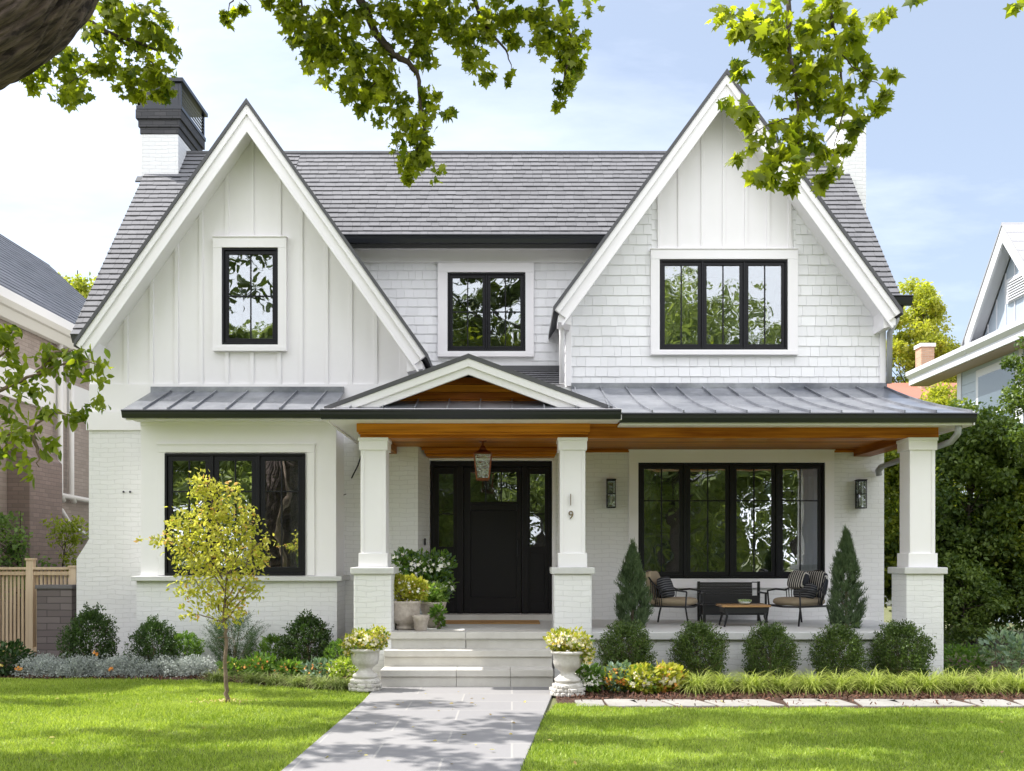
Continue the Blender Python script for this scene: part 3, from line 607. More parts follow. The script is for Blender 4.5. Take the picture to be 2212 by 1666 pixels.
# columns
def column(xc,nums=False,side=0):
    c=MB(); w=.17; y=13.08; c.box(xc-w,xc+w,y,y+.34,1.70,3.15)
    c.box(xc-w+.05,xc+w-.05,y-.004,y,1.80,3.05) if False else None
    o=hb(c,'column',M.white,bevel=.004)
    c=MB()
    for s in (-1,1):
        c.box(xc+s*w-(.045 if s>0 else 0),xc+s*w+(.045 if s<0 else 0),y-.012,y,1.73,3.117)
    c.box(xc-w-.022,xc+w+.022,y-.03,y+.37,3.117,3.285); c.box(xc-w-.032,xc+w+.032,y-.04,y+.38,3.24,3.284)
    c.build('capital',M.white,o,bevel=.004)
    c=MB(); c.box(xc-w-.025,xc+w+.025,y-.028,y+.368,1.54,1.73); c.build('plinth',M.white,o,bevel=.005)
    c=MB(); c.box(xc-.29,xc+.29,12.95,13.55,1.45,1.54); c.build('pier_cap',M.cap,o,bevel=.012)
    c=MB(); c.box(xc-.25,xc+.25,13.0-.01,13.5,0,1.45); c.build('pier',M.brickw,o,bevel=.01)
    return o
c1=column(-1.865); c2_=column(.815); c3=column(5.52)
n=MB(); n.box(.783,.793,13.04,13.065,Z(1092,13.05),Z(1067,13.05)); n.build('house_number',M.bronze,c2_)
def text(s,name,loc,size,m,parent,ext=.004,rot=(R(90),0,0)):
    cu=bpy.data.curves.new(name,'FONT'); cu.body=s; cu.size=size; cu.extrude=ext; cu.align_x='CENTER'
    to=bpy.data.objects.new('tmp',cu); COL.objects.link(to); dg=bpy.context.evaluated_depsgraph_get(); me=bpy.data.meshes.new_from_object(to.evaluated_get(dg)); bpy.data.objects.remove(to)
    me.name=name; me.materials.clear(); me.materials.append(m); o=bpy.data.objects.new(name,me); COL.objects.link(o); off=ROOT.get(parent.name,(0,0,0)); o.parent=parent
    o.location=(loc[0]-off[0],loc[1]-off[1],loc[2]-off[2]); o.rotation_euler=rot; return o
text('9','house_number',(.792,13.06,Z(1121,13.05)),.155,M.bronze,c2_)
# beams and ceiling
b=MB(); b.box(-2.05,5.76,13.12,13.40,3.285,3.60,.35); hb(b,'porch_beam',M.cedar,bevel=.006)
b=MB(); b.box(-2.09,1.05,13.06,13.12,3.36,3.474,.9); b.box(-2.07,1.03,13.08,13.12,3.33,3.36,.7); hb(b,'beam_crown',M.cedar,bevel=.008)
for q_ in ((5.48,5.76,13.40,WR-.001,3.285,3.46,.2),(-2.05,-1.8,13.4,WL-.001,3.285,3.46,.3)): b=MB(); b.box(*q_); hb(b,'porch_beam',M.cedary,bevel=.006)
b=MB()
for i in range(16):
    y=13.40+i*.138; b.box(-1.80,5.48,y+.003,y+.135,3.40,3.42,random.random())
b.box(-1.8,5.48,13.4,WR,3.42,3.44,.1)
hb(b,'porch_ceiling',M.cedar)
b=MB(); yy=15.28
b.box(-1.38,.70,yy,WR,3.30,3.40,.4); b.box(-1.36,.68,yy+.06,WR,3.262,3.30,.6); b.box(-1.42,.74,yy-.05,yy,3.35,3.399,.3)
b.box(.70,5.48,WR-.05,WR-.002,3.35,3.399,.3)
hb(b,'door_header',M.cedar,bevel=.01)
# ---------------------------------------------------------------- windows
def window(h,D,n,cols,bars,trim=None,depth=.1,sill=None,room=1.6,label=None,stile=.055,mull=.03):
    x0,x1,z0,z1=h; f=MB(); o=.035
    f.box(x0,x1,D-.035,D+depth,z1-o,z1); f.box(x0,x1,D-.035,D+depth,z0,z0+o); f.box(x0,x0+o,D-.035,D+depth,z0+o,z1-o); f.box(x1-o,x1,D-.035,D+depth,z0+o,z1-o)
    w=(x1-x0-2*o-(n-1)*mull)/n
    for i in range(1,n): xx=x0+o+i*w+(i-1)*mull; f.box(xx,xx+mull,D-.028,D+depth,z0+o,z1-o)
    fr=hb(f,'window',M.black,bevel=.004,label=label)
    for i in range(n):
        a=x0+o+i*(w+mull); c=a+w; s=MB(); t=stile; e=D-.01; g=.003
        s.box(a+g,c-g,e,e+.045,z1-o-t,z1-o-g); s.box(a+g,c-g,e,e+.045,z0+o+g,z0+o+t*1.15); s.box(a+g,a+t,e,e+.045,z0+o+t*1.15,z1-o-t); s.box(c-t,c-g,e,e+.045,z0+o+t*1.15,z1-o-t)
        gx0,gx1,gz0,gz1=a+t,c-t,z0+o+t*1.15,z1-o-t
        for k in range(1,cols): xx=gx0+(gx1-gx0)*k/cols; s.box(xx-.010,xx+.010,e+.008,e+.036,gz0,gz1)
        for bz in bars: s.box(gx0,gx1,e+.0095,e+.0345,bz-.010,bz+.010)
        sh=s.build('sash',M.black,fr,bevel=.003)
        p=MB(); p.box(gx0-.005,gx1+.005,e+.020,e+.025,gz0-.005,gz1+.005); p.build('pane',M.glassl if z0<2 else M.glass,fr)
    if trim:
        tx0,tx1,tz0,tz1=trim; tm=MB(); yb=D-.055; ye=D+.019
        tm.box(tx0,tx1,yb-.004,ye,z1,tz1); tm.box(tx0,x0,yb,ye,tz0+.07,z1); tm.box(x1,tx1,yb,ye,tz0+.07,z1); tm.box(tx0,tx1,yb-.012,ye,tz0,min(z0,tz0+.07)); 
        if z0>tz0+.07: tm.box(x0,x1,yb,ye,tz0+.07,z0)
        tm.box(tx0-.01,tx1+.01,yb-.02,ye,tz1,tz1+.015)
        tm.build('window_trim',M.white,fr,bevel=.003)
    if room:
        r=MB(); X0,X1,Z0,Z1=x0-.3,x1+.3,z0-.35,z1+.25; Y0,Y1=D+depth+.13,D+depth+.13+room
        if D==DB: X0,X1=x0+.01-.15,x1+.15; Y0=D+.121
        q=[(X0,Y0,Z0),(X1,Y0,Z0),(X1,Y1,Z0),(X0,Y1,Z0),(X0,Y0,Z1),(X1,Y0,Z1),(X1,Y1,Z1),(X0,Y1,Z1)]
        r.add(q,[(0,1,2,3),(4,5,6,7),(1,2,6,5),(2,3,7,6),(3,0,4,7)]); 
        r.build('room',M.room,fr)
    return fr
bz=Z(1062,DB); window(wBay,DB,3,2,[bz],None,label='three part black casement window of the bay',room=2.2,stile=.075,mull=.05)
window(wLU,WL,1,2,[Z(640,WL)],tr,label='single black window in the left gable',stile=.06)
window(wCU,WC,2,2,[Z(674,WC)],H(946,1153,570,772,WC),label='two part black window in the recessed middle wall')
window(wRU,WR,3,2,[],trU,label='three part black window in the right gable')
window(wRL,WR,4,2,[Z(1082,WR)],H(1358,1800,974,1270,WR),label='wide four part black window behind the porch seats',room=2.6,stile=.065,mull=.05)
# curtains behind the glass
def curtain(xa,xb,y,z0,z1,label,n=9):
    m_=MB(); k=n*8; V=[]
    for i in range(k+1):
        t=i/k; V.append((xa+(xb-xa)*t,y+.035*math.sin(t*n*2*math.pi)+.01*math.sin(t*17)))
    vs=[(x,yy,z) for z in (z0,z1) for x,yy in V]; m_.add(vs,[(i,i+1,k+2+i,k+1+i) for i in range(k)])
    o=m_.build('curtain',M.curtain,smooth=True); tag(o,label,'curtain','white curtains behind the windows')
curtain(X(622,DB)-.02,X(668,DB)+.05,DB+.20,wBay[2]-.1,wBay[3]+.1,'white curtain drawn to the right side of the bay window',5)
curtain(X(1370,WR),X(1420,WR),WR+.20,wRL[2]-.1,wRL[3]+.1,'white curtain at the far left of the wide porch window',5)
curtain(X(1740,WR),X(1790,WR)+.1,WR+.20,wRL[2]-.1,wRL[3]+.1,'white curtain at the far right of the wide porch window',5)
# ---------------------------------------------------------------- entrance
DD=WR+.06; x0,x1,z0,z1=dOp[0]+.012,dOp[1]-.012,.762,3.222
dn=H(1000,1125,1009,1325,DD)
f=MB(); dx0,dx1=X(1001,DD),X(1127,DD)
f.box(x0,x1,DD,DD+.1,z1-.09,z1); f.box(x0,x0+.05,DD,DD+.1,z0,z1-.09); f.box(x1-.05,x1,DD,DD+.1,z0,z1-.09); f.box(dx0-.10,dx0,DD-.015,DD+.1,z0,z1-.09); f.box(dx1,dx1+.10,DD-.015,DD+.1,z0,z1-.09)
fr=hb(f,'door_frame',M.door,bevel=.005)
w=MB(); w.box(x0-.02,x1+.02,WR-.02,DD+.08,z1,z1+.035); w.box(.643,.70,WR-.015,WR+.02,.762,z1); w.build('door_casing',M.white,fr,bevel=.003)
d=MB(); gz0,gz1=Z(1084,DD),Z(1020,DD); gx0,gx1=X(1016,DD),X(1116,DD); e=DD+.02; dt=z1-.10
d.box(dx0+.004,gx0,e,e+.045,z0+.012,dt); d.box(gx1,dx1-.004,e,e+.045,z0+.012,dt); d.box(gx0,gx1,e,e+.045,gz1,dt); d.box(gx0,gx1,e,e+.045,gz0-.14,gz0); d.box(gx0,gx1,e,e+.045,z0+.012,z0+.26); d.box(gx0,gx1,e+.022,e+.04,z0+.26,gz0-.14)
d.box(gx0-.02,gx1+.02,e-.02,e,gz0-.045,gz0-.015)
for k in (1,2): xx=gx0+(gx1-gx0)*k/3; d.box(xx-.01,xx+.01,e+.006,e+.04,gz0,gz1)
door=hb(d,'front_door',M.door,bevel=.004)
p=MB(); p.box(gx0-.004,gx1+.004,e+.02,e+.026,gz0-.004,gz1+.004); p.build('pane',M.glass,door)
hd=MB(); hd.tube([(dx1-.07,e-.05,1.68),(dx1-.07,e-.055,1.95)],.009,8); hd.box(dx1-.078,dx1-.062,e-.05,e,1.69,1.71); hd.box(dx1-.078,dx1-.062,e-.05,e,1.92,1.94); hd.build('door_handle',M.black,door)
for (pa,pb) in ((948,979),(1145,1177)):
    s=MB(); a,c=(x0+.05,dx0-.10) if pa<1000 else (dx1+.10,x1-.05); ga,gb=X(pa,DD),X(pb,DD); g0,g1=Z(1181,DD),Z(1024,DD)
    s.box(a,ga,e,e+.04,z0+.01,dt); s.box(gb,c,e,e+.04,z0+.01,dt); s.box(ga,gb,e,e+.04,g1,dt); s.box(ga,gb,e,e+.04,g0-.10,g0); s.box(ga,gb,e,e+.04,z0+.01,z0+.2); s.box(ga,gb,e+.02,e+.036,z0+.2,g0-.1)
    for k in (1,): zz=Z(1110 if pa<1000 else 1110,DD); s.box(ga,gb,e+.006,e+.036,zz-.009,zz+.009)
    so_=hb(s,'sidelight',M.door,bevel=.003); q=MB(); q.box(ga-.004,gb+.004,e+.018,e+.024,g0-.004,g1+.004); q.build('pane',M.glass,so_)
r=MB(); q=[(x0,DD+.11,z0-.1),(x1,DD+.11,z0-.1),(x1,18.2,z0-.1),(x0,18.2,z0-.1),(x0,DD+.11,z1+.1),(x1,DD+.11,z1+.1),(x1,18.2,z1+.1),(x0,18.2,z1+.1)]
r.add(q,[(0,1,2,3),(4,5,6,7),(1,2,6,5),(2,3,7,6),(3,0,4,7)]); r.build('hall',M.room,fr)
# ---------------------------------------------------------------- chimneys
b=MB(); b.box(-6.87,-6.18,18.0,19.25,5.0,9.50); ch=hb(b,'chimney',M.brickw,bevel=.008,label='white brick chimney with dark corbelled top and louvered cap')
cd=brick_mat('dark_brick',(0.045,0.045,0.05),(0.065,0.063,0.068),(0.028,0.028,0.03),.23,.076,.006)
b=MB(); b.box(-6.885,-6.165,17.985,19.27,9.50,9.62); b.box(-6.91,-6.14,17.96,19.30,9.62,9.76); b.box(-6.945,-6.105,17.925,19.335,9.76,9.93); b.build('chimney_corbel',cd,ch,bevel=.008)
b=MB(); X0,X1,Y0,Y1=-6.93,-6.09,17.92,19.35; z0,z1=9.93,10.50
b.box(X0,X1,Y0,Y1,z0,z0+.07); b.box(X0-.03,X1+.03,Y0-.03,Y1+.03,z1-.07,z1); b.box(X0+.02,X1-.06,Y0+.02,Y0+.05,z0+.07,z1-.07)
for yy in (Y0+.02,Y1-.07):
    for xx in (X0+.02,X1-.07): b.box(xx,xx+.05,yy,yy+.05,z0+.07,z1-.07)
for xx in (X1-.06,X0+.02):
    for k in range(6):
        zz=z0+.10+k*.065; b.xz([(xx,zz),(xx+.045,zz-.018),(xx+.045,zz-.008),(xx,zz+.012)],Y0+.07,Y1-.07)
b.build('chimney_cap',mat('cap_metal',(0.018,0.022,0.032),0.35),ch,bevel=.003)
b=MB(); b.box(6.12,6.56,18.0,18.9,0,9.75); b.box(6.09,6.59,17.97,18.93,9.75,9.87); hb(b,'chimney',M.brickw,bevel=.01,label='plain white brick chimney at the right end')
b=MB(); b.extr([(-6.92,17.95,mz(17.95)+.0),(-6.1,17.95,mz(17.95)+.0),(-6.1,17.85,mz(17.85)),(-6.92,17.85,mz(17.85))],[(-6.92,17.95,mz(17.95)+.03),(-6.1,17.95,mz(17.95)+.03),(-6.1,17.85,mz(17.85)+.03),(-6.92,17.85,mz(17.85)+.03)]); hb(b,'chimney_flashing',M.gutter)
# ---------------------------------------------------------------- pipes
b=MB(); b.tube([(.80,16.6,7.0),(.80,16.62,5.9),(.80,15.5,5.62)][:0] or [(.79,15.5,5.62),(.79,15.5,5.35),(.80,15.56,5.2),(.80,15.56,4.45)],.045,10); hb(b,'downpipe',M.white,smooth=True)
b=MB(); gp=mat('pipe_grey',(0.35,0.36,0.38),0.4); b.tube([(6.1,15.45,5.62),(6.12,15.47,5.45),(6.03,15.52,5.25),(6.03,15.55,4.45)],.045,10); hb(b,'downpipe',gp,smooth=True)
b=MB(); b.tube([(5.86,12.75,3.44),(5.86,12.78,3.30),(5.87,13.0,3.22),(5.84,15.40,3.10),(5.84,15.5,3.04),(5.84,15.5,.1)][:5],.042,10); b.tube([(5.84,15.36,3.10),(5.84,15.5,3.05),(5.86,15.52,2.98)],.05,10); hb(b,'downpipe',gp,smooth=True)
b=MB(); b.tube([(-2.30,WL-.05,3.4),(-2.40,WL-.06,3.1),(-2.5,WL-.06,2.9)],.012,6); hb(b,'service_cable',M.gutter,smooth=True)
b=MB()
for p in (268,282): b.lathe([(.012,0),(.018,.012),(.012,.03)],(X(p,WL),WL-.02,Z(1065,WL)),10)
hb(b,'wall_vent',M.gutter)
# ================================================================ lamps and small fixtures
def sconce(loc,label):
    r=empty('wall_lantern',loc,label,'wall lantern','wall lanterns of the porch'); x,y,z=loc
    b=MB(); b.box(x-.045,x+.045,y-.022,y,z-.20,z+.20); b.box(x-.03,x+.03,y-.06,y-.022,z+.02,z+.08); b.build('back_plate',M.black,r,bevel=.003)
    b=MB(); w=.07
    for zz in (z-.225,z-.005,z+.205): b.box(x-w,x+w,y-.17,y-.16,zz,zz+.014); b.box(x-w,x-w+.01,y-.16,y-.04,zz,zz+.014); b.box(x+w-.01,x+w,y-.16,y-.04,zz,zz+.014); b.box(x-w,x+w,y-.04,y-.03,zz,zz+.014)
    for sx in (-w,w-.011):
        for yy in (y-.17,y-.041): b.box(x+sx,x+sx+.011,yy,yy+.011,z-.211,z+.205)
    b.box(x-w-.006,x+w+.006,y-.176,y-.022,z+.219,z+.235); b.build('cage',M.black,r,bevel=.001)
    b=MB(); b.box(x-w+.013,x+w-.013,y-.157,y-.044,z-.205,z+.2); b.build('glass',M.glass2,r)
    b=MB(); b.lathe([(.018,0),(.018,.05),(.026,.07),(.03,.1),(.02,.13),(.006,.14)],(x,y-.1,z-.16),12); b.build('bulb',mat('bulb_glass',(.8,.8,.78),.2),r,smooth=True)
    return r
sconce((X(1320,WR-.1),WR-.001,Z(1067,WR-.1)),'black glass lantern on the brick between the numbered column and the wide window')
sconce((X(1860,WR-.1),WR-.001,Z(1068,WR-.1)),'black glass lantern on the brick right of the wide porch window')
lx,ly,lz_=X(1043,14.3),14.3,0
r=empty('hanging_lantern',(lx,ly,3.40),'copper lantern with tapering glass hanging before the front door','lantern')
b=MB(); b.lathe([(.055,-.03),(.06,-.005),(.06,0)],(lx,ly,3.40),16); b.tube([(lx,ly,3.39),(lx,ly,3.25)],.013,8); b.lathe([(.02,0),(.045,.02),(.05,.07),(.03,.10),(.015,.11)],(lx,ly,3.21),14); b.build('ceiling_rod',M.copper,r,smooth=True)
b=MB(); zt,zb=Z(980,14.3),Z(1038,14.3); wt,wb=.135,.095
def ring(z,w,h,t): b.box(lx-w,lx+w,ly-w,ly-w+t,z,z+h); b.box(lx-w,lx+w,ly+w-t,ly+w,z,z+h); b.box(lx-w,lx-w+t,ly-w+t,ly+w-t,z,z+h); b.box(lx+w-t,lx+w,ly-w+t,ly+w-t,z,z+h)
ring(zt-.02,wt,.02,.018); ring(zb,wb,.03,.018)
for sx in (-1,1):
    for sy in (-1,1): b.tube([(lx+sx*(wb-.008),ly+sy*(wb-.008),zb+.01),(lx+sx*(wt-.008),ly+sy*(wt-.008),zt-.01)],.009,6)
b.add([(lx-wt,ly-wt,zt),(lx+wt,ly-wt,zt),(lx+wt,ly+wt,zt),(lx-wt,ly+wt,zt),(lx-.04,ly-.04,zt+.06),(lx+.04,ly-.04,zt+.06),(lx+.04,ly+.04,zt+.06),(lx-.04,ly+.04,zt+.06)],[(0,1,5,4),(1,2,6,5),(2,3,7,6),(3,0,4,7),(4,5,6,7)])
b.build('frame',M.copper,r,bevel=.001)
b=MB(); g=.02; b.add([(lx+sx*(w-g),ly+sy*(w-g),z) for z,w in ((zb+.03,wb),(zt-.02,wt)) for sx,sy in ((-1,-1),(1,-1),(1,1),(-1,1))],[(0,1,5,4),(1,2,6,5),(2,3,7,6),(3,0,4,7)]); b.build('glass',glass_mat('seeded_glass',.25,.02,24),r)
b=MB(); b.lathe([(.012,0),(.012,.06),(.02,.09),(.018,.13),(.004,.15)],(lx,ly,zb+.03),10); b.build('candle_bulb',mat('bulb',(.8,.78,.7),.3),r,smooth=True)
b=MB(); xx=X(915,15.45); b.box(-1.385,-1.365,15.36,15.40,1.86,1.97); b.build('doorbell',M.black,house,bevel=.004)
b=MB(); xx=X(731,WL); b.tube([(xx,WL-.02,Z(1092,WL)),(xx,WL-.04,Z(1080,WL)),(xx+.07,WL-.05,Z(1071,WL)),(xx+.13,WL-.05,Z(1068,WL))],.007,6)
tag(b.build('wall_hook',M.black,smooth=True),'thin bent black hook on the brick right of the bay','hook')
b=MB(); b.box(-1.05,.42,14.55,15.2,FZ+.001,FZ+.018); tag(b.build('doormat',mat('coir',(.42,.24,.09),.95,bump=(300,.8,.006)),bevel=.004),'tan coir doormat in front of the black door','doormat')
# ================================================================ furniture
tub=mat('dark_steel',(.022,.022,.024),.4,.3); tan=mat('tan_cushion',(.36,.29,.20),.9,bump=(120,.3,.003),col2=(.28,.22,.15),noise=(6,.5))
def stripe_mat(name,a,c,n,ax=1):
    m=bpy.data.materials.new(name); m.use_nodes=True; t=m.node_tree; N=t.nodes; L=t.links; b=N['Principled BSDF']; b.inputs['Roughness'].default_value=.9
    tcn=N.new('ShaderNodeTexCoord'); w=N.new('ShaderNodeTexWave'); w.bands_direction='XYZ'[ax]; w.inputs['Scale'].default_value=n; w.inputs['Distortion'].default_value=.6; w.inputs['Detail Scale'].default_value=2; L.new(tcn.outputs['Object'],w.inputs['Vector'])
    r=N.new('ShaderNodeValToRGB'); r.color_ramp.interpolation='LINEAR'; r.color_ramp.elements[0].position=.6; r.color_ramp.elements[1].position=.72; r.color_ramp.elements[0].color=(*a,1); r.color_ramp.elements[1].color=(*c,1); L.new(w.outputs['Fac'],r.inputs[0]); L.new(r.outputs[0],b.inputs['Base Color']); return m
strp=stripe_mat('striped_fabric',(.020,.022,.03),(.55,.52,.48),7.5,1); drk=stripe_mat('dark_knit',(.016,.018,.024),(.12,.12,.13),9,2)
def cushion(mb,c,sx,sy,sz,rot=None,n=10):
    """soft box"""
    R_=rot or Matrix.Identity(3); vs=[];fs=[]
    for j in range(n+1):
        for i in range(n*2):
            th=2*math.pi*i/(n*2); ph=-math.pi/2+math.pi*j/n
            f=lambda a,e:math.copysign(abs(a)**e,a)
            p=Vector((sx*f(math.cos(ph),.35)*f(math.cos(th),.35),sy*f(math.cos(ph),.35)*f(math.sin(th),.35),sz*f(math.sin(ph),.8)))
            vs.append(R_@p+Vector(c))
    for j in range(n):
        for i in range(n*2): fs.append((j*n*2+i,j*n*2+(i+1)%(n*2),(j+1)*n*2+(i+1)%(n*2),(j+1)*n*2+i))
    return mb.add(vs,fs)
def chair(label,loc,rot,striped):
    r=empty('lounge_chair',(0,0,0),label,'armchair','lounge chairs on the porch')
    def rail(t,h): # curved back, t from 0..1 around
        a=R(90)+t*R(180); return (-.02+.36*math.cos(a)*1.0,.33*math.sin(a),h+.30*max(0,-math.cos(a))**1.3)
    b=MB(); b.tube([rail(i/16,.50) for i in range(17)],.013,8)
    b.tube([(-.30,-.30,.28),(.30,-.31,.28),(.34,0,.27),(.30,.31,.28),(-.30,.30,.28),(-.34,0,.26),(-.30,-.30,.28)],.014,8)
    for s in (-1,1): b.tube([(-.02,s*.33,.50),(.16,s*.335,.52),(.33,s*.33,.50)],.013,8)
    b.build('frame',tub,r,smooth=True)
    for s in (-1,1):
        q=MB(); q.tube([(.33,s*.33,.50),(.31,s*.325,.28),(.36,s*.34,0)],.013,8); q.build('leg',tub,r,smooth=True)
        q=MB(); q.tube([(-.26,s*.28,.30),(-.30,s*.29,.15),(-.33,s*.30,0)],.015,8); q.build('leg',tub,r,smooth=True)
    b=MB()
    for i in range(25):
        t=.02+.96*i/24; p=rail(t,.50); a=R(90)+t*R(180); q=(-.04+.27*math.cos(a),.30*math.sin(a),.28)
        b.tube([p,((p[0]+q[0])/2*1.06,(p[1]+q[1])/2*1.04,(p[2]+q[2])/2),q],.0075,5)
    b.build('cord_back',tub,r,smooth=True)
    b=MB(); cushion(b,(.02,0,.345),.32,.28,.062); b.build('seat_cushion',tan,r,smooth=True)
    b=MB(); cushion(b,(-.275,0,.56),.055,.25,.24,Matrix.Rotation(R(-13),3,'Y')); b.build('back_cushion',strp if striped else tan,r,smooth=True)
    r.location=loc; r.rotation_euler=(0,0,rot)
    return r
cA=chair('black corded lounge chair left of the coffee table, facing right',(X(1452,14.5),14.5,FZ),R(-28),False)
cB=chair('black corded lounge chair with striped back right of the coffee table',(X(1728,14.5),14.5,FZ),R(208),True)
def pillow(label,loc,rz_,ry,m,sx=.22,sz=.2,n='pillow'):
    b=MB(); cushion(b,(0,0,0),.07,sx,sz); o=b.build(n,m,smooth=True); o.location=loc; o.rotation_euler=(0,ry,rz_); return tag(o,label,'pillow')
pillow('dark knitted pillow in the left lounge chair',(X(1452,14.5)-.10,14.46,FZ+.55),R(-28),R(-18),drk,.2,.16)
pillow('dark knitted pillow low in the right lounge chair',(X(1728,14.5)+.05,14.42,FZ+.50),R(208),R(-15),drk,.19,.12)
pillow('striped black and white pillow in the right lounge chair',(X(1728,14.5)-.02,14.52,FZ+.66),R(208),R(-22),strp,.17,.14)
bx=X(1512,15.05); bw=.98
r=empty('bench',(bx+bw/2,15.1,FZ),'dark slatted bench against the wall behind the coffee table','bench')
b=MB(); b.box(bx,bx+bw,15.25,15.28,FZ+.30,FZ+.37)
for k in range(6): b.box(bx,bx+bw-.12,15.245+k*.003,15.285+k*.003,FZ+.345+k*.044,FZ+.387+k*.044)
b.box(bx+bw-.12,bx+bw,15.27,15.29,FZ+.60,FZ+.615); b.box(bx+.02,bx+bw-.02,15.20,15.22,FZ+.10,FZ+.40)
b.build('backrest',mat('dark_slat',(.025,.024,.026),.5),r,bevel=.003)
b=MB()
for k in range(6): b.box(bx,bx+bw,14.78+k*.078,14.85+k*.078,FZ+.26,FZ+.285)
b.box(bx+.02,bx+bw-.02,14.80,14.83,FZ+.12,FZ+.26); b.build('seat',tub,r,bevel=.003)
for s in (bx,bx+bw-.04):
    for yy in (14.79,15.24): q=MB(); q.box(s,s+.04,yy,yy+.04,FZ,FZ+(.26 if yy<15 else .62)); q.build('leg',tub,r,bevel=.003)
    q=MB(); q.box(s,s+.04,14.79,15.24,FZ+.44,FZ+.465); q.box(s,s+.03,14.79,14.82,FZ+.285,FZ+.44); q.build('armrest',tub,r,bevel=.004)
tx,ty=X(1605,14.15),14.15; r=empty('coffee_table',(tx,ty,FZ),'low coffee table with honey coloured wooden top','table')
b=MB()
for k in range(4): b.box(tx-.35,tx+.35,ty-.22+k*.11,ty-.113+k*.11,FZ+.285,FZ+.315,random.random())
b.build('table_top',wood_mat('teak',(.26,.14,.055),(.48,.29,.13),'x'),r,bevel=.004)
b=MB(); b.box(tx-.31,tx+.31,ty-.19,ty-.17,FZ+.20,FZ+.284); b.box(tx-.31,tx+.31,ty+.17,ty+.19,FZ+.20,FZ+.284); b.box(tx-.31,tx-.29,ty-.17,ty+.17,FZ+.2,FZ+.284); b.box(tx+.29,tx+.31,ty-.17,ty+.17,FZ+.2,FZ+.284); b.build('apron',tub,r,bevel=.003)
for sx in (-1,1):
    for sy in (-1,1): q=MB(); q.tube([(tx+sx*.29,ty+sy*.17,FZ+.28),(tx+sx*.27,ty+sy*.17,FZ+.15),(tx+sx*.31,ty+sy*.18,FZ)],[.022,.018,.014],8); q.build('leg',tub,r,smooth=True)
bz_=(tx+.02,ty-.02,FZ+.316); b=MB(); b.lathe([(.04,0),(.075,.01),(.09,.04),(.085,.045),(.07,.02),(.01,.015)],bz_,24); tag(b.build('bowl',mat('pale_glass',(.55,.60,.58),.2),smooth=True),'pale shallow bowl on the coffee table','bowl')
sm=leaf_mat('succulent',(.30,.42,.22),(.55,.62,.40),.2); P=[];dd=[]
for k in range(90): a=random.uniform(0,6.28); q=random.random()**.5*.075; P.append((bz_[0]+q*math.cos(a),bz_[1]+q*math.sin(a),bz_[2]+.035)); dd.append((math.cos(a)*q*9,math.sin(a)*q*9,.8))
tag(inst_mesh('succulent',P,.045,OVAL_V,OVAL_F,sm,dirs=dd),'pale green succulents in the bowl on the coffee table','plant')
# ================================================================ fences, neighbours
pine=wood_mat('pale_pine',(.60,.44,.29),(.80,.64,.47),'z',1.2,.6)
fy=15.7; fx=[-10.6,X(67,fy),X(157,fy)+.02]; r=empty('fence',(fx[1],fy,0),'pale new pine fence with vertical slats and capped post','fence')
for i,(xx,h) in enumerate(((fx[0],1.55),(fx[1],1.62),(fx[2],1.50))):
    q=MB(); q.box(xx-.055,xx+.055,fy-.055,fy+.055,0,h,random.random()); q.box(xx-.07,xx+.07,fy-.07,fy+.07,h,h+.035,.5); q.build('post',pine,r,bevel=.004)
for (xa,xb) in ((fx[0]+.055,fx[1]-.055),(fx[1]+.055,fx[2]-.055)):
    q=MB(); q.box(xa,xb,fy-.05,fy+.03,1.47,1.51,.6); q.box(xa,xb,fy-.03,fy+.02,1.38,1.44,.4); q.box(xa,xb,fy-.04,fy+.02,.15,.22,.4); q.build('rail',pine,r,bevel=.003)
    q=MB(); n=max(3,int((xb-xa)/.062))
    for k in range(n): x_=xa+(xb-xa)*(k+.5)/n; q.box(x_-.019,x_+.019,fy+.02,fy+.04,.1,1.46,random.random())
    q.build('slat_panel',pine,r,bevel=.002)
bbm=brick_mat('grey_stack_stone',(.145,.12,.118),(.20,.17,.165),(.075,.065,.065),.42,.105,.006,bump=.7,wob=.004)
b=MB(); b.box(X(79,15.3),X(155,15.3),15.3,15.55,0,Z(1272,15.3)); o=b.build('stone_screen',bbm,bevel=.004); tag(o,'low dark grey stone screen wall in front of the pine fence','garden wall')
b=MB(); b.box(X(78,15.3)-.01,X(156,15.3)+.01,15.28,15.57,Z(1272,15.3),Z(1264,15.3)); b.build('coping',mat('coping',(.16,.15,.155),.7),o,bevel=.004)
# left neighbour
bw_=brick_mat('brown_brick',(.31,.25,.215),(.38,.31,.27),(.28,.235,.205),.23,.078,.008,bump=.5); tri=mat('cream_trim',(.74,.72,.69),.5)
slate=mat('slate',(.075,.082,.10),.7,tint=(.11,.118,.14),bump=(60,.4,.005))
ne=empty('brick_house',(-12,20,0),'brown brick neighbouring house with dark slate roof at the left edge','house')
NX=-9.3
b=MB(); b.box(-15,NX,13,25.3,0,6.1); b.build('wall',bw_,ne)
b=MB(); b.box(NX,NX+.42,17.9,19.2,0,3.5); b.xz([(NX,3.5),(NX+.42,3.5),(NX,3.9)],17.9,19.2); b.build('chimney_breast',brick_mat('brown_brick_dark',(.21,.155,.135),(.27,.20,.175),(.18,.14,.125),.23,.078,.008,bump=.5),ne,bevel=.01)
b=MB(); b.box(NX,NX+.05,13,25.3,4.65,5.3); b.box(NX,NX+.09,13,25.3,4.60,4.65); b.build('wall_band',tri,ne,bevel=.004)
b=MB(); ex,ez,rx_,rz_=-8.95,6.32,-12.2,9.35; y0,y1=12.5,25.6; k=math.hypot(rx_-ex,rz_-ez)
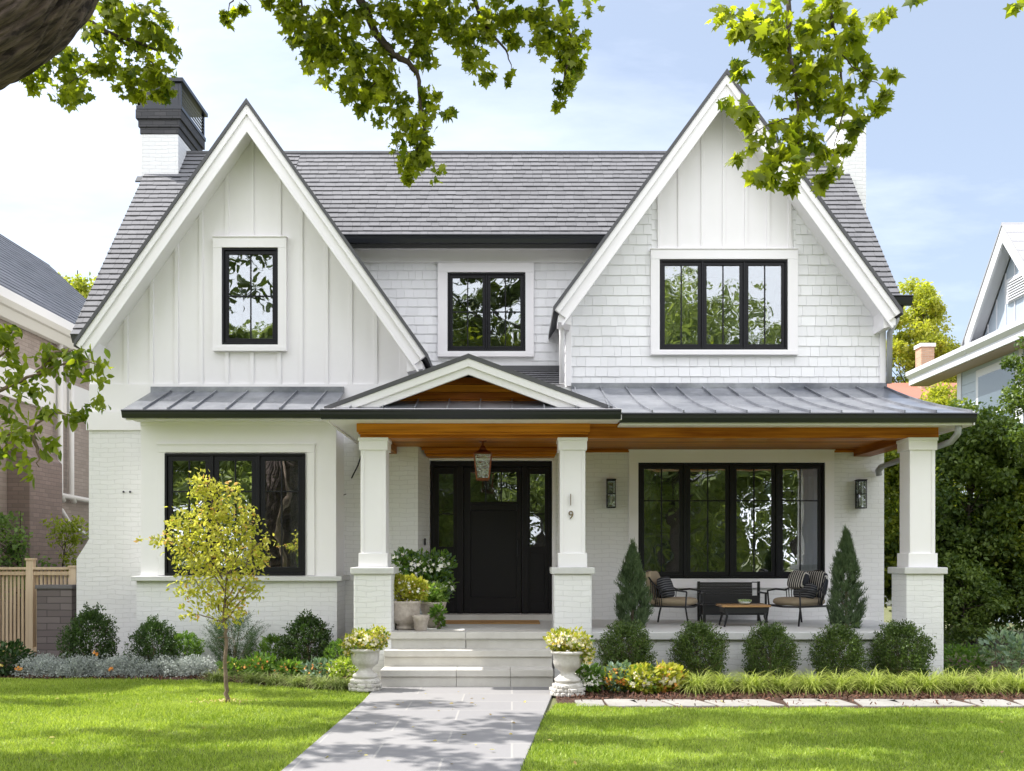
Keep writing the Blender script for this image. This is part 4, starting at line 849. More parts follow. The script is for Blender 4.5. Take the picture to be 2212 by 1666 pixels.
shingles(b,(ex,y0,ez),(0,1,0),((rx_-ex)/k,0,(rz_-ez)/k),((rz_-ez)/k,0,-(rx_-ex)/k),[(0,0),(y1-y0,0),(y1-y0,k),(0,k)],.20,(.25,.4),.014,seed=41,lap=.5)
b.extr([(ex,y0,ez-.01),(ex,y1,ez-.01),(rx_,y1,rz_-.01),(rx_,y0,rz_-.01)],[(ex,y0,ez-.12),(ex,y1,ez-.12),(rx_,y1,rz_-.12),(rx_,y0,rz_-.12)]); b.extr([(rx_,y0,rz_),(rx_,y1,rz_),(-15.4,y1,6.3),(-15.4,y0,6.3)],[(rx_,y0,rz_-.1),(rx_,y1,rz_-.1),(-15.4,y1,6.2),(-15.4,y0,6.2)])
b.build('roof',slate,ne)
b=MB(); b.xz([(-8.86,6.38),(-8.84,6.20),(-8.92,6.12),(-9.05,6.12),(-9.05,6.36)],12.5,25.6); b.xz([(-9.0,6.12),(-9.25,6.12),(-9.25,5.98),(-9.12,5.98)],12.5,25.5); b.build('gutter',tri,ne,bevel=.004)
for yy in (19.75,20.25):
    q=MB(); q.tube([(NX+.12,yy,6.1),(NX+.12,yy,2.95),(NX+.14,yy+.1,2.8)],.055,10); q.build('downpipe',tri,ne,smooth=True)
q=MB(); q.tube([(NX+.13,19.75,2.92),(NX+.13,24.6,2.80)],.055,10); q.tube([(NX+.14,19.75,2.62),(NX+.14,20.2,2.3),(NX+.14,21.3,2.05)],.05,10); q.build('downpipe',tri,ne,smooth=True)
for (y_,z_) in ((16.2,3.2),(24.7,4.0)):
    pass
b=MB(); b.yz([(12.9,6.1),(25.2,6.1),(25.2,6.1),(12.9,6.1)][:3],-12,-11.9) if False else None
# right neighbour
nr=empty('pale_house',(14,26,0),'pale blue and white neighbouring house at the right edge','house')
pb_=mat('pale_siding',(.36,.42,.50),.6,tint=(.40,.46,.53)); wt=mat('soft_white',(.60,.61,.64),.5)
ax=12.6; b=MB(); b.box(ax,20,20.5,27.4,0,7.1)
for k in range(26): b.box(ax-.012,ax,20.5,27.4,.2+k*.26,.45+k*.26,random.random())
b.build('wall',pb_,nr)
b=MB(); b.box(ax-.04,ax,27.2,27.44,0,7.1); b.box(ax-.04,ax,23.9,24.1,0,7.1); b.build('corner_board',wt,nr)
# eave on the left side
b=MB(); ex=12.0; y0,y1=20.0,29.4; zE=7.15
b.xz([(ex-.10,zE+.08),(ex-.10,zE-.04),(ex,zE-.14),(ex+.08,zE-.14),(ex+.08,zE+.08)],y0,y1); b.box(ex+.0,ex+.06,y0,y1,zE-.32,zE-.14); b.build('gutter',wt,nr,bevel=.005)
b=MB(); b.box(ex+.06,ax,y0,y1,zE-.34,zE-.31); b.build('soffit',mat('soffit_tan',(.34,.26,.21),.7),nr)
b=MB(); b.extr([(ex,y0,zE+.09),(ex,y1,zE+.09),(16.2,y1,zE+4.2),(16.2,y0,zE+4.2)],[(ex,y0,zE),(ex,y1,zE),(16.2,y1,zE+4.1),(16.2,y0,zE+4.1)]) if False else b.extr([(ex,y0,zE+.09),(ex,y1,zE+.09),(16.2,y1,zE+1.9),(16.2,y0,zE+1.9)],[(ex,y0,zE),(ex,y1,zE),(16.2,y1,zE+1.8),(16.2,y0,zE+1.8)])
b.build('roof',mat('pale_shingle',(.34,.34,.36),.8,bump=(30,.5,.01)),nr)
gy,gz=23.7,9.75; gl,gr,gb=25.85,21.55,7.22; gxp=ex+.35
b=MB(); b.yz([(gy,gz-.25),(gl-.25,gb),(gr+.25,gb)],gxp,gxp+.1); b.build('gable_wall',pb_,nr)
b=MB()
for k in range(9): y_=gr+.5+k*.45; zt_=gz-.3-abs(y_-gy)*(gz-gb)/(gl-gy); b.box(gxp-.02,gxp,y_-.02,y_+.02,gb,max(gb+.05,zt_))
b.build('batten',wt,nr)
b=MB(); sl2=(gz-gb)/(gl-gy)
for sg in (1,-1):
    ye=gy+sg*(gl-gy-.18); z_e=gz-sl2*abs(ye-gy)
    b.yz([(gy,gz),(gy,gz-.42),(ye,z_e-.42),(ye,z_e)],gxp-.40,gxp-.34); b.yz([(gy,gz-.12),(gy,gz-.17),(ye,z_e-.17),(ye,z_e-.12)],gxp-.34,gxp)
b.build('rake_fascia',wt,nr,bevel=.005)
b=MB()
for sg in (1,-1):
    ye=gy+sg*(gl-gy+.12); z_e=gz-sl2*abs(ye-gy)
    b.yz([(gy,gz+.05),(gy,gz),(ye,z_e),(ye,z_e+.05)],gxp-.42,17)
    for k in range(9): yy=gy+(ye-gy)*k/9; zz=gz-sl2*abs(yy-gy)+.05; b.yz([(yy,zz),(yy,zz+.02),(yy+sg*.03,zz+.0-.03)],gxp-.42,17)
b.build('gable_roof',mat('pale_shingle2',(.34,.34,.36),.8,bump=(30,.5,.01)),nr)
b=MB(); b.box(gxp-.05,gxp,22.2,24.2,7.95,8.55)
for k in range(8): b.xz([(gxp-.055,8.0+k*.065),(gxp-.09,7.97+k*.065),(gxp-.09,7.985+k*.065),(gxp-.055,8.03+k*.065)],22.3,24.1)
b.build('gable_vent',wt,nr)
for (ya,yb_) in ((24.3,26.2),(21.6,23.4)):
    b=MB(); b.box(ax-.03,ax-.012,ya-.15,yb_+.15,4.2,6.7); b.box(ax-.05,ax-.03,ya-.15,yb_+.15,4.1,4.2); fw=b.build('window',wt,nr,bevel=.004)
    b=MB(); b.box(ax-.04,ax-.031,ya,yb_,4.35,6.5); b.build('pane',mat('pale_pane',(.10,.13,.15),.05,spec=1),fw)
    b=MB(); b.box(ax-.055,ax-.04,ya,yb_,5.4,5.45); b.build('muntin',wt,fw)
# far house
fh=empty('far_house',(13.5,33,0),'distant pale house with red roof and brick chimney behind the porch','house')
b=MB(); b.box(11.5,22,33,38,0,6.95); 
for k in range(30): b.box(11.5,22,32.98,33,.2+k*.225,.41+k*.225,random.random())
b.build('wall',mat('far_siding',(.62,.62,.58),.7,tint=(.56,.56,.53)),fh)
b=MB(); b.yz([(32.5,6.95),(35.5,8.0),(38.5,6.95),(38.5,6.8),(32.5,6.8)],11.2,22.3); b.build('roof',mat('red_roof',(.34,.13,.09),.8,bump=(20,.5,.02)),fh)
b=MB(); x_=X(1999,34.5); b.box(x_-.23,x_+.23,34.3,34.8,6.9,Z(752,34.5)); c_=b.build('chimney',brick_mat('orange_brick',(.42,.25,.16),(.55,.36,.24),(.45,.36,.28),.2,.07,.01),fh)
b=MB(); b.box(x_-.27,x_+.27,34.26,34.84,Z(752,34.5),Z(744,34.5)); b.build('chimney_cap',tri,c_)
# ================================================================ pots by the door and the urns
def urn(name,loc,label,group=None):
    r=empty(name,(0,0,0),label,'urn',group)
    b=MB(); b.lathe([(.155,.02),(.16,.06),(.125,.09),(.095,.12),(.085,.15),(.10,.18),(.16,.23),(.178,.30),(.182,.40),(.185,.42),(.20,.43),(.205,.455),(.185,.47),(.175,.43),(.12,.38)],(0,0,.17),40,flute=18,fr=(.2,.4),fa=.12); b.build('bowl',M.cast,r,smooth=True)
    b=MB(); n_=26; rd=random.Random(5)
    for i in range(n_):
        for zz in (0,.055,.11):
            a=6.283*(i+rd.random()*.5)/n_; q=.165-.02*(zz>.1)+rd.uniform(-.012,.016); cx,cy=q*math.cos(a),q*math.sin(a); w=rd.uniform(.022,.04); b.box(cx-w,cx+w,cy-w,cy+w,zz,zz+rd.uniform(.045,.06))
    b.build('rough_stone_base',M.cast,r,bevel=.012)
    b=MB(); b.lathe([(.165,0),(.165,.16),(.15,.18),(.15,.20)],(0,0,0),30); b.build('pedestal',M.cast,r,bevel=.006)
    r.location=loc; r.scale=(.98,.98,.82); return r
uL=urn('urn',(X(789,12.15),12.15,.02),'pale fluted stone urn at the left foot of the steps','stone urns flanking the steps')
uR=copy_tree(uL); uR['label']='pale fluted stone urn at the right foot of the steps'; uR.location=(X(1226,11.75),11.75,.015); uR.rotation_euler=(0,0,.4); uR.scale=(1.0,1.0,.84)
wf=mat('flower_white',(.80,.80,.74),.6,tint=(.85,.82,.70)); yf=leaf_mat('flower_yellow',(.80,.55,.10),(.85,.68,.25),.3,tcol=(1,1,.8)); of=leaf_mat('flower_orange',(.80,.28,.06),(.85,.45,.12),.3,tcol=(1,1,.8)); pf=leaf_mat('flower_cream',(.82,.76,.50),(.85,.80,.68),.3,tcol=(1,1,1))
ylg=leaf_mat('lime_leaf',(.33,.36,.035),(.52,.50,.09),.45,tcol=(1.3,1.35,.8)); mdg=leaf_mat('mid_leaf',(.06,.13,.025),(.16,.26,.05),.35); dkg=leaf_mat('dark_leaf',(.020,.050,.014),(.055,.105,.028),.22,.42,.4,(1.6,1.8,.8)); blg=leaf_mat('blue_leaf',(.10,.17,.12),(.22,.30,.22),.25)
def plant(name,label,cat,blobs,sets,group=None,base=None,stems=0):
    """sets: (part name, material, template, size, count, shell)"""
    base=base or (blobs[0][0],blobs[0][1],blobs[0][2]-blobs[0][5]); r=empty(name,base,label,cat,group)
    if stems:
        mb=MB()
        for k in range(stems):
            q=random.choice(blobs); p=(q[0]+random.uniform(-.6,.6)*q[3],q[1]+random.uniform(-.6,.6)*q[4],q[2]+random.uniform(-.2,.8)*q[5]); limb(mb,(base[0]+random.uniform(-.03,.03),base[1],base[2]),p,.006,.002,.1,4,4)
        mb.build('stem',M.bark2,r)
    for pn,m_,T,sz,n,sh in sets:
        vol=[(q[3]*q[4]*q[5])**(2/3) for q in blobs]; P=[]; C=[]
        for q,v in zip(blobs,vol):
            k=max(2,int(n*v/sum(vol))); d=rng.normal(size=(k,3)); d/=np.linalg.norm(d,axis=1,keepdims=True)
            if sh>.7: d[:,2]=np.abs(d[:,2])*1.0-.25; 
            rr=sh+(1-sh)*rng.random((k,1))**.5; rr*=1+.12*np.sin(d[:,:1]*7+d[:,2:]*5)
            P.append(d*rr*np.array(q[3:6])+np.array(q[:3])); C.append(d)
        P=np.vstack(P); C=np.vstack(C); keep=P[:,2]>base[2]-.02 if name!='hanging' else slice(None); P=P[keep]; C=C[keep]
        dr=C+rng.normal(size=C.shape)*.6; dr[:,2]+=.5
        if T is FLW: dr=rng.normal(size=C.shape); nr_=C*1.5+rng.normal(size=C.shape)*.4+np.array([0,-.3,.5]); a_=np.cross(dr,nr_); dr=np.cross(nr_,a_)
        else: nr_=C*.5+rng.normal(size=C.shape)*.8+np.array([0,0,.8])
        inst_mesh(pn,P,sz*(.7+.6*rng.random(len(P))),*T,m_,r,dirs=dr,nrm=nr_)
    return r
FLW=(FLOW_V,FLOW_F); OV=(OVAL_V,OVAL_F); MP=(MAPLE_V,MAPLE_F); SM=(SM_V,SM_F)
def wb(L,D,dep=.8): return pxblobs(L,D,dep)
plant('potted_flowers','cream and yellow flowers spilling over the left stone urn','flowers',wb([(788,1386,44,26),(762,1396,24,20),(815,1380,22,26),(768,1412,26,14)],12.15),[('leaves',ylg,SM,.045,1500,.3),('flowers',pf,FLW,.022,420,.92),('orange_flowers',yf,FLW,.018,160,.92),('leaf_tuft',mdg,SM,.05,300,.2)],base=(uL.location.x,12.15,.48))
plant('potted_flowers','yellow and cream flowers trailing over the right stone urn','flowers',wb([(1226,1386,42,28),(1202,1384,24,22),(1256,1398,26,28),(1270,1425,12,30)],11.75),[('leaves',ylg,SM,.045,1600,.3),('flowers',pf,FLW,.022,460,.92),('orange_flowers',yf,FLW,.018,170,.92),('leaf_tuft',mdg,SM,.05,260,.2)],base=(uR.location.x,11.75,.42))
stn=mat('pinkish_stone',(.58,.52,.46),.85,col2=(.30,.24,.20),noise=(9,.75),bump=(26,1.0,.015))
b=MB(); b.lathe([(.10,0),(.13,.02),(.13,.05),(.11,.07),(.17,.11),(.195,.17),(.20,.30),(.205,.36),(.215,.37),(.215,.40),(.19,.40),(.18,.34)],(X(876,13.45),13.45,FZ),36); o=b.build('flower_pot',stn,smooth=True); tag(o,'wide stone pot with yellow plant beside the left pier','flower pot')
b=MB(); b.lathe([(.075,0),(.085,.02),(.10,.14),(.115,.15),(.12,.20),(.115,.215),(.10,.215),(.09,.17)],(X(909,13.25),13.25,FZ),28); tag(b.build('flower_pot',stn,smooth=True),'small empty stone pot with rolled rim at the top of the steps','flower pot')
b=MB(); b.lathe([(.07,0),(.09,.05),(.10,.10),(.10,.12),(.16,.22),(.19,.33),(.20,.36),(.18,.37),(.16,.33)],(X(935,13.85),13.85,FZ),32); tag(b.build('flower_pot',stn,smooth=True),'footed stone pot behind the small empty pot','flower pot')
b=MB(); b.lathe([(.11,0),(.13,.05),(.15,.40),(.17,.45),(.15,.45)],(X(925,14.35),14.35,FZ),28); tag(b.build('flower_pot',mat('grey_pot',(.33,.34,.35),.7,bump=(20,.4,.005)),smooth=True),'tall grey pot nearest the door holding the leafy white flowering plant','flower pot')
b=MB(); b.box(X(823,13.5),X(848,13.5),13.45,13.62,FZ,Z(1292,13.5)); b.box(X(842,13.5),X(858,13.5),13.6,13.7,FZ,Z(1296,13.5)-.05); tag(b.build('stone_slab',stn,bevel=.012),'upright pinkish stone slab leaning beside the left pier','stone slab')
plant('yellow_plant','bushy lime and orange tipped plant in the wide stone pot','plant',wb([(872,1272,38,28),(850,1262,20,22),(900,1275,24,26)],13.45),[('leaves',ylg,SM,.05,2200,.35),('white_flowers',wf,FLW,.022,60,.95),('orange_flowers',of,FLW,.018,40,.95)],base=(X(876,13.45),13.45,FZ+.36),stems=8)
plant('white_flower_plant','tall leafy green plant with white flowers beside the door','plant',wb([(900,1225,40,32),(945,1225,34,34),(950,1268,30,32),(870,1210,22,22),(925,1290,24,22)],14.1),[('leaves',mdg,OV,.075,1500,.3),('leaf_tuft',blg,OV,.06,500,.3),('flowers',wf,FLW,.040,110,.95)],base=(X(925,14.1),14.1,FZ+.42),stems=12)
plant('trailing_plant','light green plant with white flowers in the footed pot','plant',wb([(930,1280,30,20),(945,1300,16,18)],13.8),[('leaves',leaf_mat('fresh_leaf',(.16,.28,.06),(.32,.42,.12),.4),OV,.055,700,.3),('flowers',wf,FLW,.022,30,.95)],base=(X(935,13.85),13.85,FZ+.36))
plant('small_fern','small bright green leafy plant on the floor by the pots','plant',wb([(945,1325,14,18),(950,1345,10,10)],13.6),[('leaves',mdg,OV,.06,220,.1)],base=(X(947,13.6),13.6,FZ),stems=6)
# ================================================================ shrubs
def boxwood(name,h,rad,m_,label,cat,group,n=900,per=15,ls=.026,prof=None,seed=3,up=.35,T=SM):
    global rng
    rng=np.random.default_rng(seed); random.seed(seed); r=empty(name,(0,0,0),label,cat,group)
    prof=prof or (lambda t:math.sin(math.pi*(t*.64+.17))**.8)
    spk=rng.random(97)
    P=[];Dr=[];tt=[];mb=MB()
    for i in range(n):
        t=rng.random()**.85; a=rng.random()*6.2832; q=rad*prof(t)*(.80+.30*rng.random()**1.6+.13*math.sin(a*3+t*7)+.09*(spk[int(a*9+t*31)%97]-.5))*(rng.random()**.5 if t>.86 and h<1 else 1); z=h*t*(.93+.13*spk[int(a*11)%97]+.06*rng.random())
        tip=np.array([q*math.cos(a),q*math.sin(a),z]); st=np.array([q*.25*math.cos(a),q*.25*math.sin(a),max(.02,z-q*.8)])
        d=tip-st; L=np.linalg.norm(d)+1e-6; u=d/L+np.array([0,0,up]); tn=rng.normal(.5,.2)
        if i%9==0: mb.tube([tuple(st),tuple(st+d*.55+rng.normal(size=3)*.01),tuple(tip)],[.005,.003,.0015],4,False)
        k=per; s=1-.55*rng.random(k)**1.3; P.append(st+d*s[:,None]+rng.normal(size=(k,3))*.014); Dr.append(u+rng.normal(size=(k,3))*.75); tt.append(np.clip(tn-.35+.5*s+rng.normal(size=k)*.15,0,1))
    P=np.vstack(P); mb.tube([(0,0,0),(0,0,h*.5)],.02,6); mb.build('stem',M.bark2,r)
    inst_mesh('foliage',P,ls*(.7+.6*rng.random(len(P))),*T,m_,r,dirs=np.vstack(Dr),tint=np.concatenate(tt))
    return r
bxm=leaf_mat('boxwood_leaf',(.028,.055,.013),(.13,.195,.045),.18,.40,.45,(1.5,1.7,.7))
bxA=boxwood('boxwood_shrub',.78,.37,bxm,'round dark boxwood in front of the porch, leftmost, beside the numbered pier','shrub','round boxwoods in front of the porch',n=1250)
bxC=boxwood('boxwood_shrub',.80,.37,bxm,'x','shrub','round boxwoods in front of the porch',n=1250,per=15,seed=19)
bl=['second round boxwood from the left, in front of the left lounge chair','middle round boxwood, in front of the coffee table','fourth round boxwood, in front of the right conical juniper','rightmost round boxwood, in front of the right porch pier']
xs=[1352,1510,1665,1812,1947]
bxA.location=(X(1352,12.62),12.62,0)
for i,l in enumerate(bl):
    c=copy_tree(bxA if i%2 else bxC); c['label']=l; c.location=(X(xs[i+1],12.6),12.6+.03*(i%2),0); c.rotation_euler=(0,0,1.3*(i+1)); s=[.98,.97,.95,1.02][i]; c.scale=(s*[1.0,.95,.92,1.07][i],s,s*[1,1,.99,.98][i])
bxA.scale=(.98,1,1.0)
for o in list(bxC.children)+[bxC]: bpy.data.objects.remove(o)
lb=[(195,14.0,1.02,1.05,'dark green shrub at the left house corner beside the fence','shrub'),(333,13.9,.92,.88,'dark green shrub below the left end of the bay','shrub'),(665,13.9,1.02,.96,'dark green shrub below the right end of the bay','shrub')]
pb2=lambda t:math.sin(math.pi*(t*.70+.19))**.8
bxB=boxwood('garden_shrub',.85,.38,leaf_mat('shrub_leaf',(.018,.045,.010),(.07,.125,.028),.2,.4,.45,(1.5,1.7,.7)),lb[0][4],'shrub','dark shrubs along the left flower bed',n=800,per=14,ls=.032,prof=pb2,seed=8)
for i,(px,D,sx,sz,l,_) in enumerate(lb):
    c=bxB if i==0 else copy_tree(bxB); c['label']=l; c.location=(X(px,D),D,0); c.rotation_euler=(0,0,i*2.1); c.scale=(sx,sx,sz)
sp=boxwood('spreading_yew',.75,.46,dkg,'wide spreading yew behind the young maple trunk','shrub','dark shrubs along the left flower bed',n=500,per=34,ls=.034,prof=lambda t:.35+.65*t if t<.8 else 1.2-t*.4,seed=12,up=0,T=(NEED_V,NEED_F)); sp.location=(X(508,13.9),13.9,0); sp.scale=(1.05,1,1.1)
for i,(px,D,s,l) in enumerate(((398,14.1,.62,'small mid green shrub left of the spreading yew'),(592,14.1,.58,'small mid green shrub right of the spreading yew'),(735,13.6,.55,'small mid green shrub behind the left urn'))):
    if i==0: sm_=boxwood('small_shrub',.85,.45,mdg,l,'shrub','small green shrubs between the dark ones',n=320,per=16,ls=.045,seed=15,T=OV); c=sm_
    else: c=copy_tree(sm_); c['label']=l
    c.location=(X(px,D),D,0); c.scale=(s,s,s*1.05); c.rotation_euler=(0,0,i*1.7)
# conical junipers on the porch
jm=leaf_mat('juniper',(.045,.08,.036),(.14,.205,.09),.15,.5,.3,(1.3,1.4,.8))
def juniper(label,h,rad,seed):
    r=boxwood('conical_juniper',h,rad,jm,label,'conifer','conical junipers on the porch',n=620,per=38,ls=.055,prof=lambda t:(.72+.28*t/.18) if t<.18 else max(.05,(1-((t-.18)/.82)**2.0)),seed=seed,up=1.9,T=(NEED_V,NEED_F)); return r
j1=juniper('conical green juniper left of the left lounge chair',1.10,.25,21); j1.location=(X(1366,13.75),13.75,FZ)
j2=juniper('taller conical green juniper right of the right lounge chair',1.30,.245,22); j2.location=(X(1828,13.75),13.75,FZ)
# ================================================================ ornamental grass, flower clumps
gm2=leaf_mat('ornamental_grass',(.22,.29,.05),(.50,.54,.16),.4,tcol=(1.25,1.35,.7))
def tuft(name,label,cat,group,n,h,m_,seed,wid=.008,spread=.8):
    rd=np.random.default_rng(seed); V=[];F_=[];T_=[]
    for i in range(n):
        a=rd.random()*6.28; L=h*(.6+.6*rd.random()); r0=.09*rd.random()**.5; b0=rd.random()*6.28; p=np.array([r0*math.cos(b0),r0*math.sin(b0),0.]); th=R(8+rd.random()*42*spread); k=5; sd=np.array([-math.sin(a),math.cos(a),0])*wid*(.6+.6*rd.random()); o=len(V); tn=rd.random()
        for j in range(k+1):
            w=sd*(1-(j/k)**1.6)+sd*.02; V+= [tuple(p+w),tuple(p-w)]; T_+=[tn*.7+.3*j/k]*2
            p=p+np.array([math.cos(a)*math.sin(th),math.sin(a)*math.sin(th),math.cos(th)])*L/k; th+=R(13+18*rd.random())*spread
        F_+=[(o+2*j,o+2*j+1,o+2*j+3,o+2*j+2) for j in range(k)]
    mb=MB(); mb.v=V; mb.f=F_; mb.t=T_; o=mb.build(name,m_); return tag(o,label,cat,group)
gpos=[(1500,11.95,1.0),(1560,12.05,.95),(1625,11.95,1.05),(1690,12.05,.9),(1752,11.95,1.0),(1815,12.05,1.0),(1880,11.95,1.05),(1940,12.0,.95),(2000,11.95,1.05),(2065,12.05,1.0),(2130,11.95,1.0),(2195,12.0,1.05),(1530,12.3,.8),(1720,12.35,.8),(1860,12.3,.85),(2035,12.35,.9),(2160,12.4,.9)]
bases=[tuft('grass_clump','x','ornamental grass','arching grass clumps along the stone edging',360,.46,gm2,50+k,.0052,1.0) for k in range(3)]
ref=['nearest the flowering plants, under the second boxwood','between the second and middle boxwoods, left one','between the second and middle boxwoods, right one','under the middle boxwood','between the middle and fourth boxwoods','under the fourth boxwood','between the fourth and rightmost boxwoods','under the rightmost boxwood','under the right porch pier','just right of the right porch pier','under the dark hedge trees','at the right edge of the photo','behind the front row at its left end','behind the front row right of the middle boxwood','behind the front row right of the fourth boxwood','behind the front row right of the right pier','behind the front row at the right edge']
for i,(px,D,s) in enumerate(gpos):
    o=bases[i] if i<3 else bases[i%3].copy()
    if i>=3: COL.objects.link(o)
    o['label']='arching lime grass clump '+ref[i]; o.location=(X(px,D),D,0.01); o.rotation_euler=(0,0,i*1.1); o.scale=(s*1.05,s*1.05,s)
gr2=leaf_mat('sedge',(.16,.22,.06),(.34,.38,.14),.35,tcol=(1.2,1.3,.7))
lt=[tuft('sedge_clump','x','ornamental grass','low sedge clumps along the left bed',300,.30,gr2,60+k,.005,1.0) for k in range(2)]
lpos=[(470,12.95,'leftmost, beside the silver plants'),(545,12.8,'just right of the maple trunk'),(592,12.65,'under the yew and orange flowers'),(642,12.5,'below the right shrub'),(695,12.35,'second from the left urn'),(738,12.2,'nearest the left urn')]
for i,(px,D,l) in enumerate(lpos):
    o=lt[i] if i<2 else lt[i%2].copy()
    if i>=2: COL.objects.link(o)
    o['label']='low feathery sedge clump '+l; o.location=(X(px,D),D,.01); o.rotation_euler=(0,0,i*1.3); o.scale=(1.1,1.0,1)
# flowering clumps right of the path
fl=[(1268,11.95,'green leafy clump with white edges at the foot of the right urn',mdg,wf,None,.9),(1335,12.0,'orange flowering clump second from the right urn',blg,of,ylg,1.0),(1385,11.9,'cream flowering clump right of the orange one',ylg,pf,mdg,.95),(1440,12.0,'cream and orange flowering clump nearest the grasses',ylg,pf,of,1.0)]
for i,(px,D,l,lm,fm,m3,s) in enumerate(fl):
    sets=[('leaves',lm,OV,.085*s,420,.3),('flowers',fm,FLW,.024,170,.95)]
    if m3: sets.append(('second_leaves' if m3 in(ylg,mdg) else 'orange_flowers',m3,OV if m3 in(ylg,mdg) else FLW,.06 if m3 in(ylg,mdg) else .024,150,.7))
    plant('flowering_clump',l,'flowers',[(X(px,D),D,.17,.20*s,.18,.17)],sets,'flowering clumps right of the steps',base=(X(px,D),D,0))
fl=[(505,13.35,'yellow flowering clump behind the maple trunk',mdg,yf,.10),(560,13.1,'orange flowering clump under the yew',mdg,of,.15),(625,13.0,'orange and yellow flowering clump left of the right shrub',mdg,of,.11),(690,12.8,'orange flowering clump in front of the right shrub',blg,of,.13),(742,12.6,'yellow green clump beside the left urn',leaf_mat('yellow_green_leaf',(.18,.26,.04),(.36,.42,.08),.4),pf,.15)]
for px,D,l,lm,fm,h in fl: plant('flowering_clump',l,'flowers',[(X(px,D),D,h+.06,.2,.18,h)],[('leaves',lm,OV,.07,260,.3),('flowers',fm,FLW,.020,34,.95)],'flowering clumps left of the steps',base=(X(px,D),D,0))
plant('corner_shrub','dark leafy shrub with yellow flowers at the left edge','shrub',[(X(8,13.7),13.7,.22,.35,.3,.25)],[('leaves',dkg,OV,.06,1300,.4),('flowers',yf,FLW,.022,25,.95)],base=(X(8,13.7),13.7,0))
# silver ground cover
slv=leaf_mat('silver_leaf',(.27,.31,.28),(.62,.65,.61),.25,.6,.3,(1,1,1)); P=[];Dn=[]
for i in range(120):
    px=50+405*rng.random(); D=13.42+.55*rng.random(); h=.16+.13*rng.random(); q=.17; k=210
    d=rng.normal(size=(k,3)); d/=np.linalg.norm(d,axis=1,keepdims=True); d[:,2]=np.abs(d[:,2]); P.append(d*np.array([q,q,h])*(.75+.3*rng.random((k,1)))+np.array([X(px,D),D,.03])); Dn.append(d+rng.normal(size=(k,3))*.5)
tag(inst_mesh('silver_foliage',np.vstack(P),.03,SM_V,SM_F,slv,dirs=np.vstack(Dn)),'silvery ground cover plants filling the left flower bed','ground cover',kind='stuff')
for px,py,D,l in ((208,1412,13.3,'single orange flower in the silver plants, upper left'),(243,1445,13.25,'single orange flower in the silver plants, right of the other'),(40,1446,13.3,'single orange flower at the left end of the silver plants')):
    x_,y_,z_=at(px,py,D); o=inst_mesh('orange_flower',np.array([[x_,y_,z_]])+rng.normal(size=(9,3))*.02,.022,FLOW_V,FLOW_F,of,nrm=rng.normal(size=(9,3))*.3+np.array([0,-1,.4])); tag(o,l,'flower','orange flowers in the silver plants')
# right: grey green plants at the hedge foot
plant('grey_shrub','grey green leafy plant with upright shoots at the right edge','shrub',[(X(2165,13.6),13.6,.35,.28,.25,.35),(X(2205,13.3),13.3,.3,.25,.25,.3)],[('leaves',leaf_mat('sage_leaf',(.16,.24,.14),(.32,.40,.27),.3),OV,.075,520,.3),('upright_shoots',blg,OV,.09,120,.9)],base=(X(2165,13.6),13.6,0),stems=14)
plant('low_shrub','low dark green plant between the right pier and the hedge','shrub',[(X(2075,14.0),14.0,.18,.42,.3,.22)],[('leaves',mdg,OV,.06,900,.4)],base=(X(2075,14.0),14.0,0))
# stone edging ------------------------------------------------------
es=MB(); flag=mat('edging_stone',(.30,.29,.27),.8,col2=(.20,.185,.17),noise=(3,.6),bump=(20,.5,.01),tint=(.36,.345,.32))
x_=.72; i=0
while x_<6.5 and i<13:
    w=random.uniform(.30,.52); sk=random.uniform(-.10,.16); e=MB(); y0,y1=10.82+random.uniform(0,.05),11.30+random.uniform(-.05,.05)
    e.xy([(x_,y0),(x_+w*.5,y0-.02),(x_+w,y0+.01),(x_+w-sk,y1),(x_+w*.4-sk,y1+.02),(x_-sk,y1-.01)],-.02,.028,random.random()); o=e.build('edging_stone',flag,bevel=.01)
    lab=['pale edging stone nearest the right urn'] 
    ref2='between the right urn and the numbered pier' 
    k=int((x_-.72)/(5.9/14)); D=11.06; pxc=CX+(x_+w/2)*F/D
    o['label']='pale flat edging stone '+['nearest the right urn','below the cream flowering clumps','left of the second boxwood','below the second boxwood','left of the middle boxwood','right of the middle boxwood','below the fourth boxwood','left of the rightmost boxwood','below the right porch pier','first past the right porch pier','second past the right porch pier','next to last at the right edge of the photo','cut by the right edge of the photo'][min(i,12)]; tag(o,cat='edging stone',group='flat stones edging the right lawn')
    x_+=w+random.uniform(.02,.06); i+=1
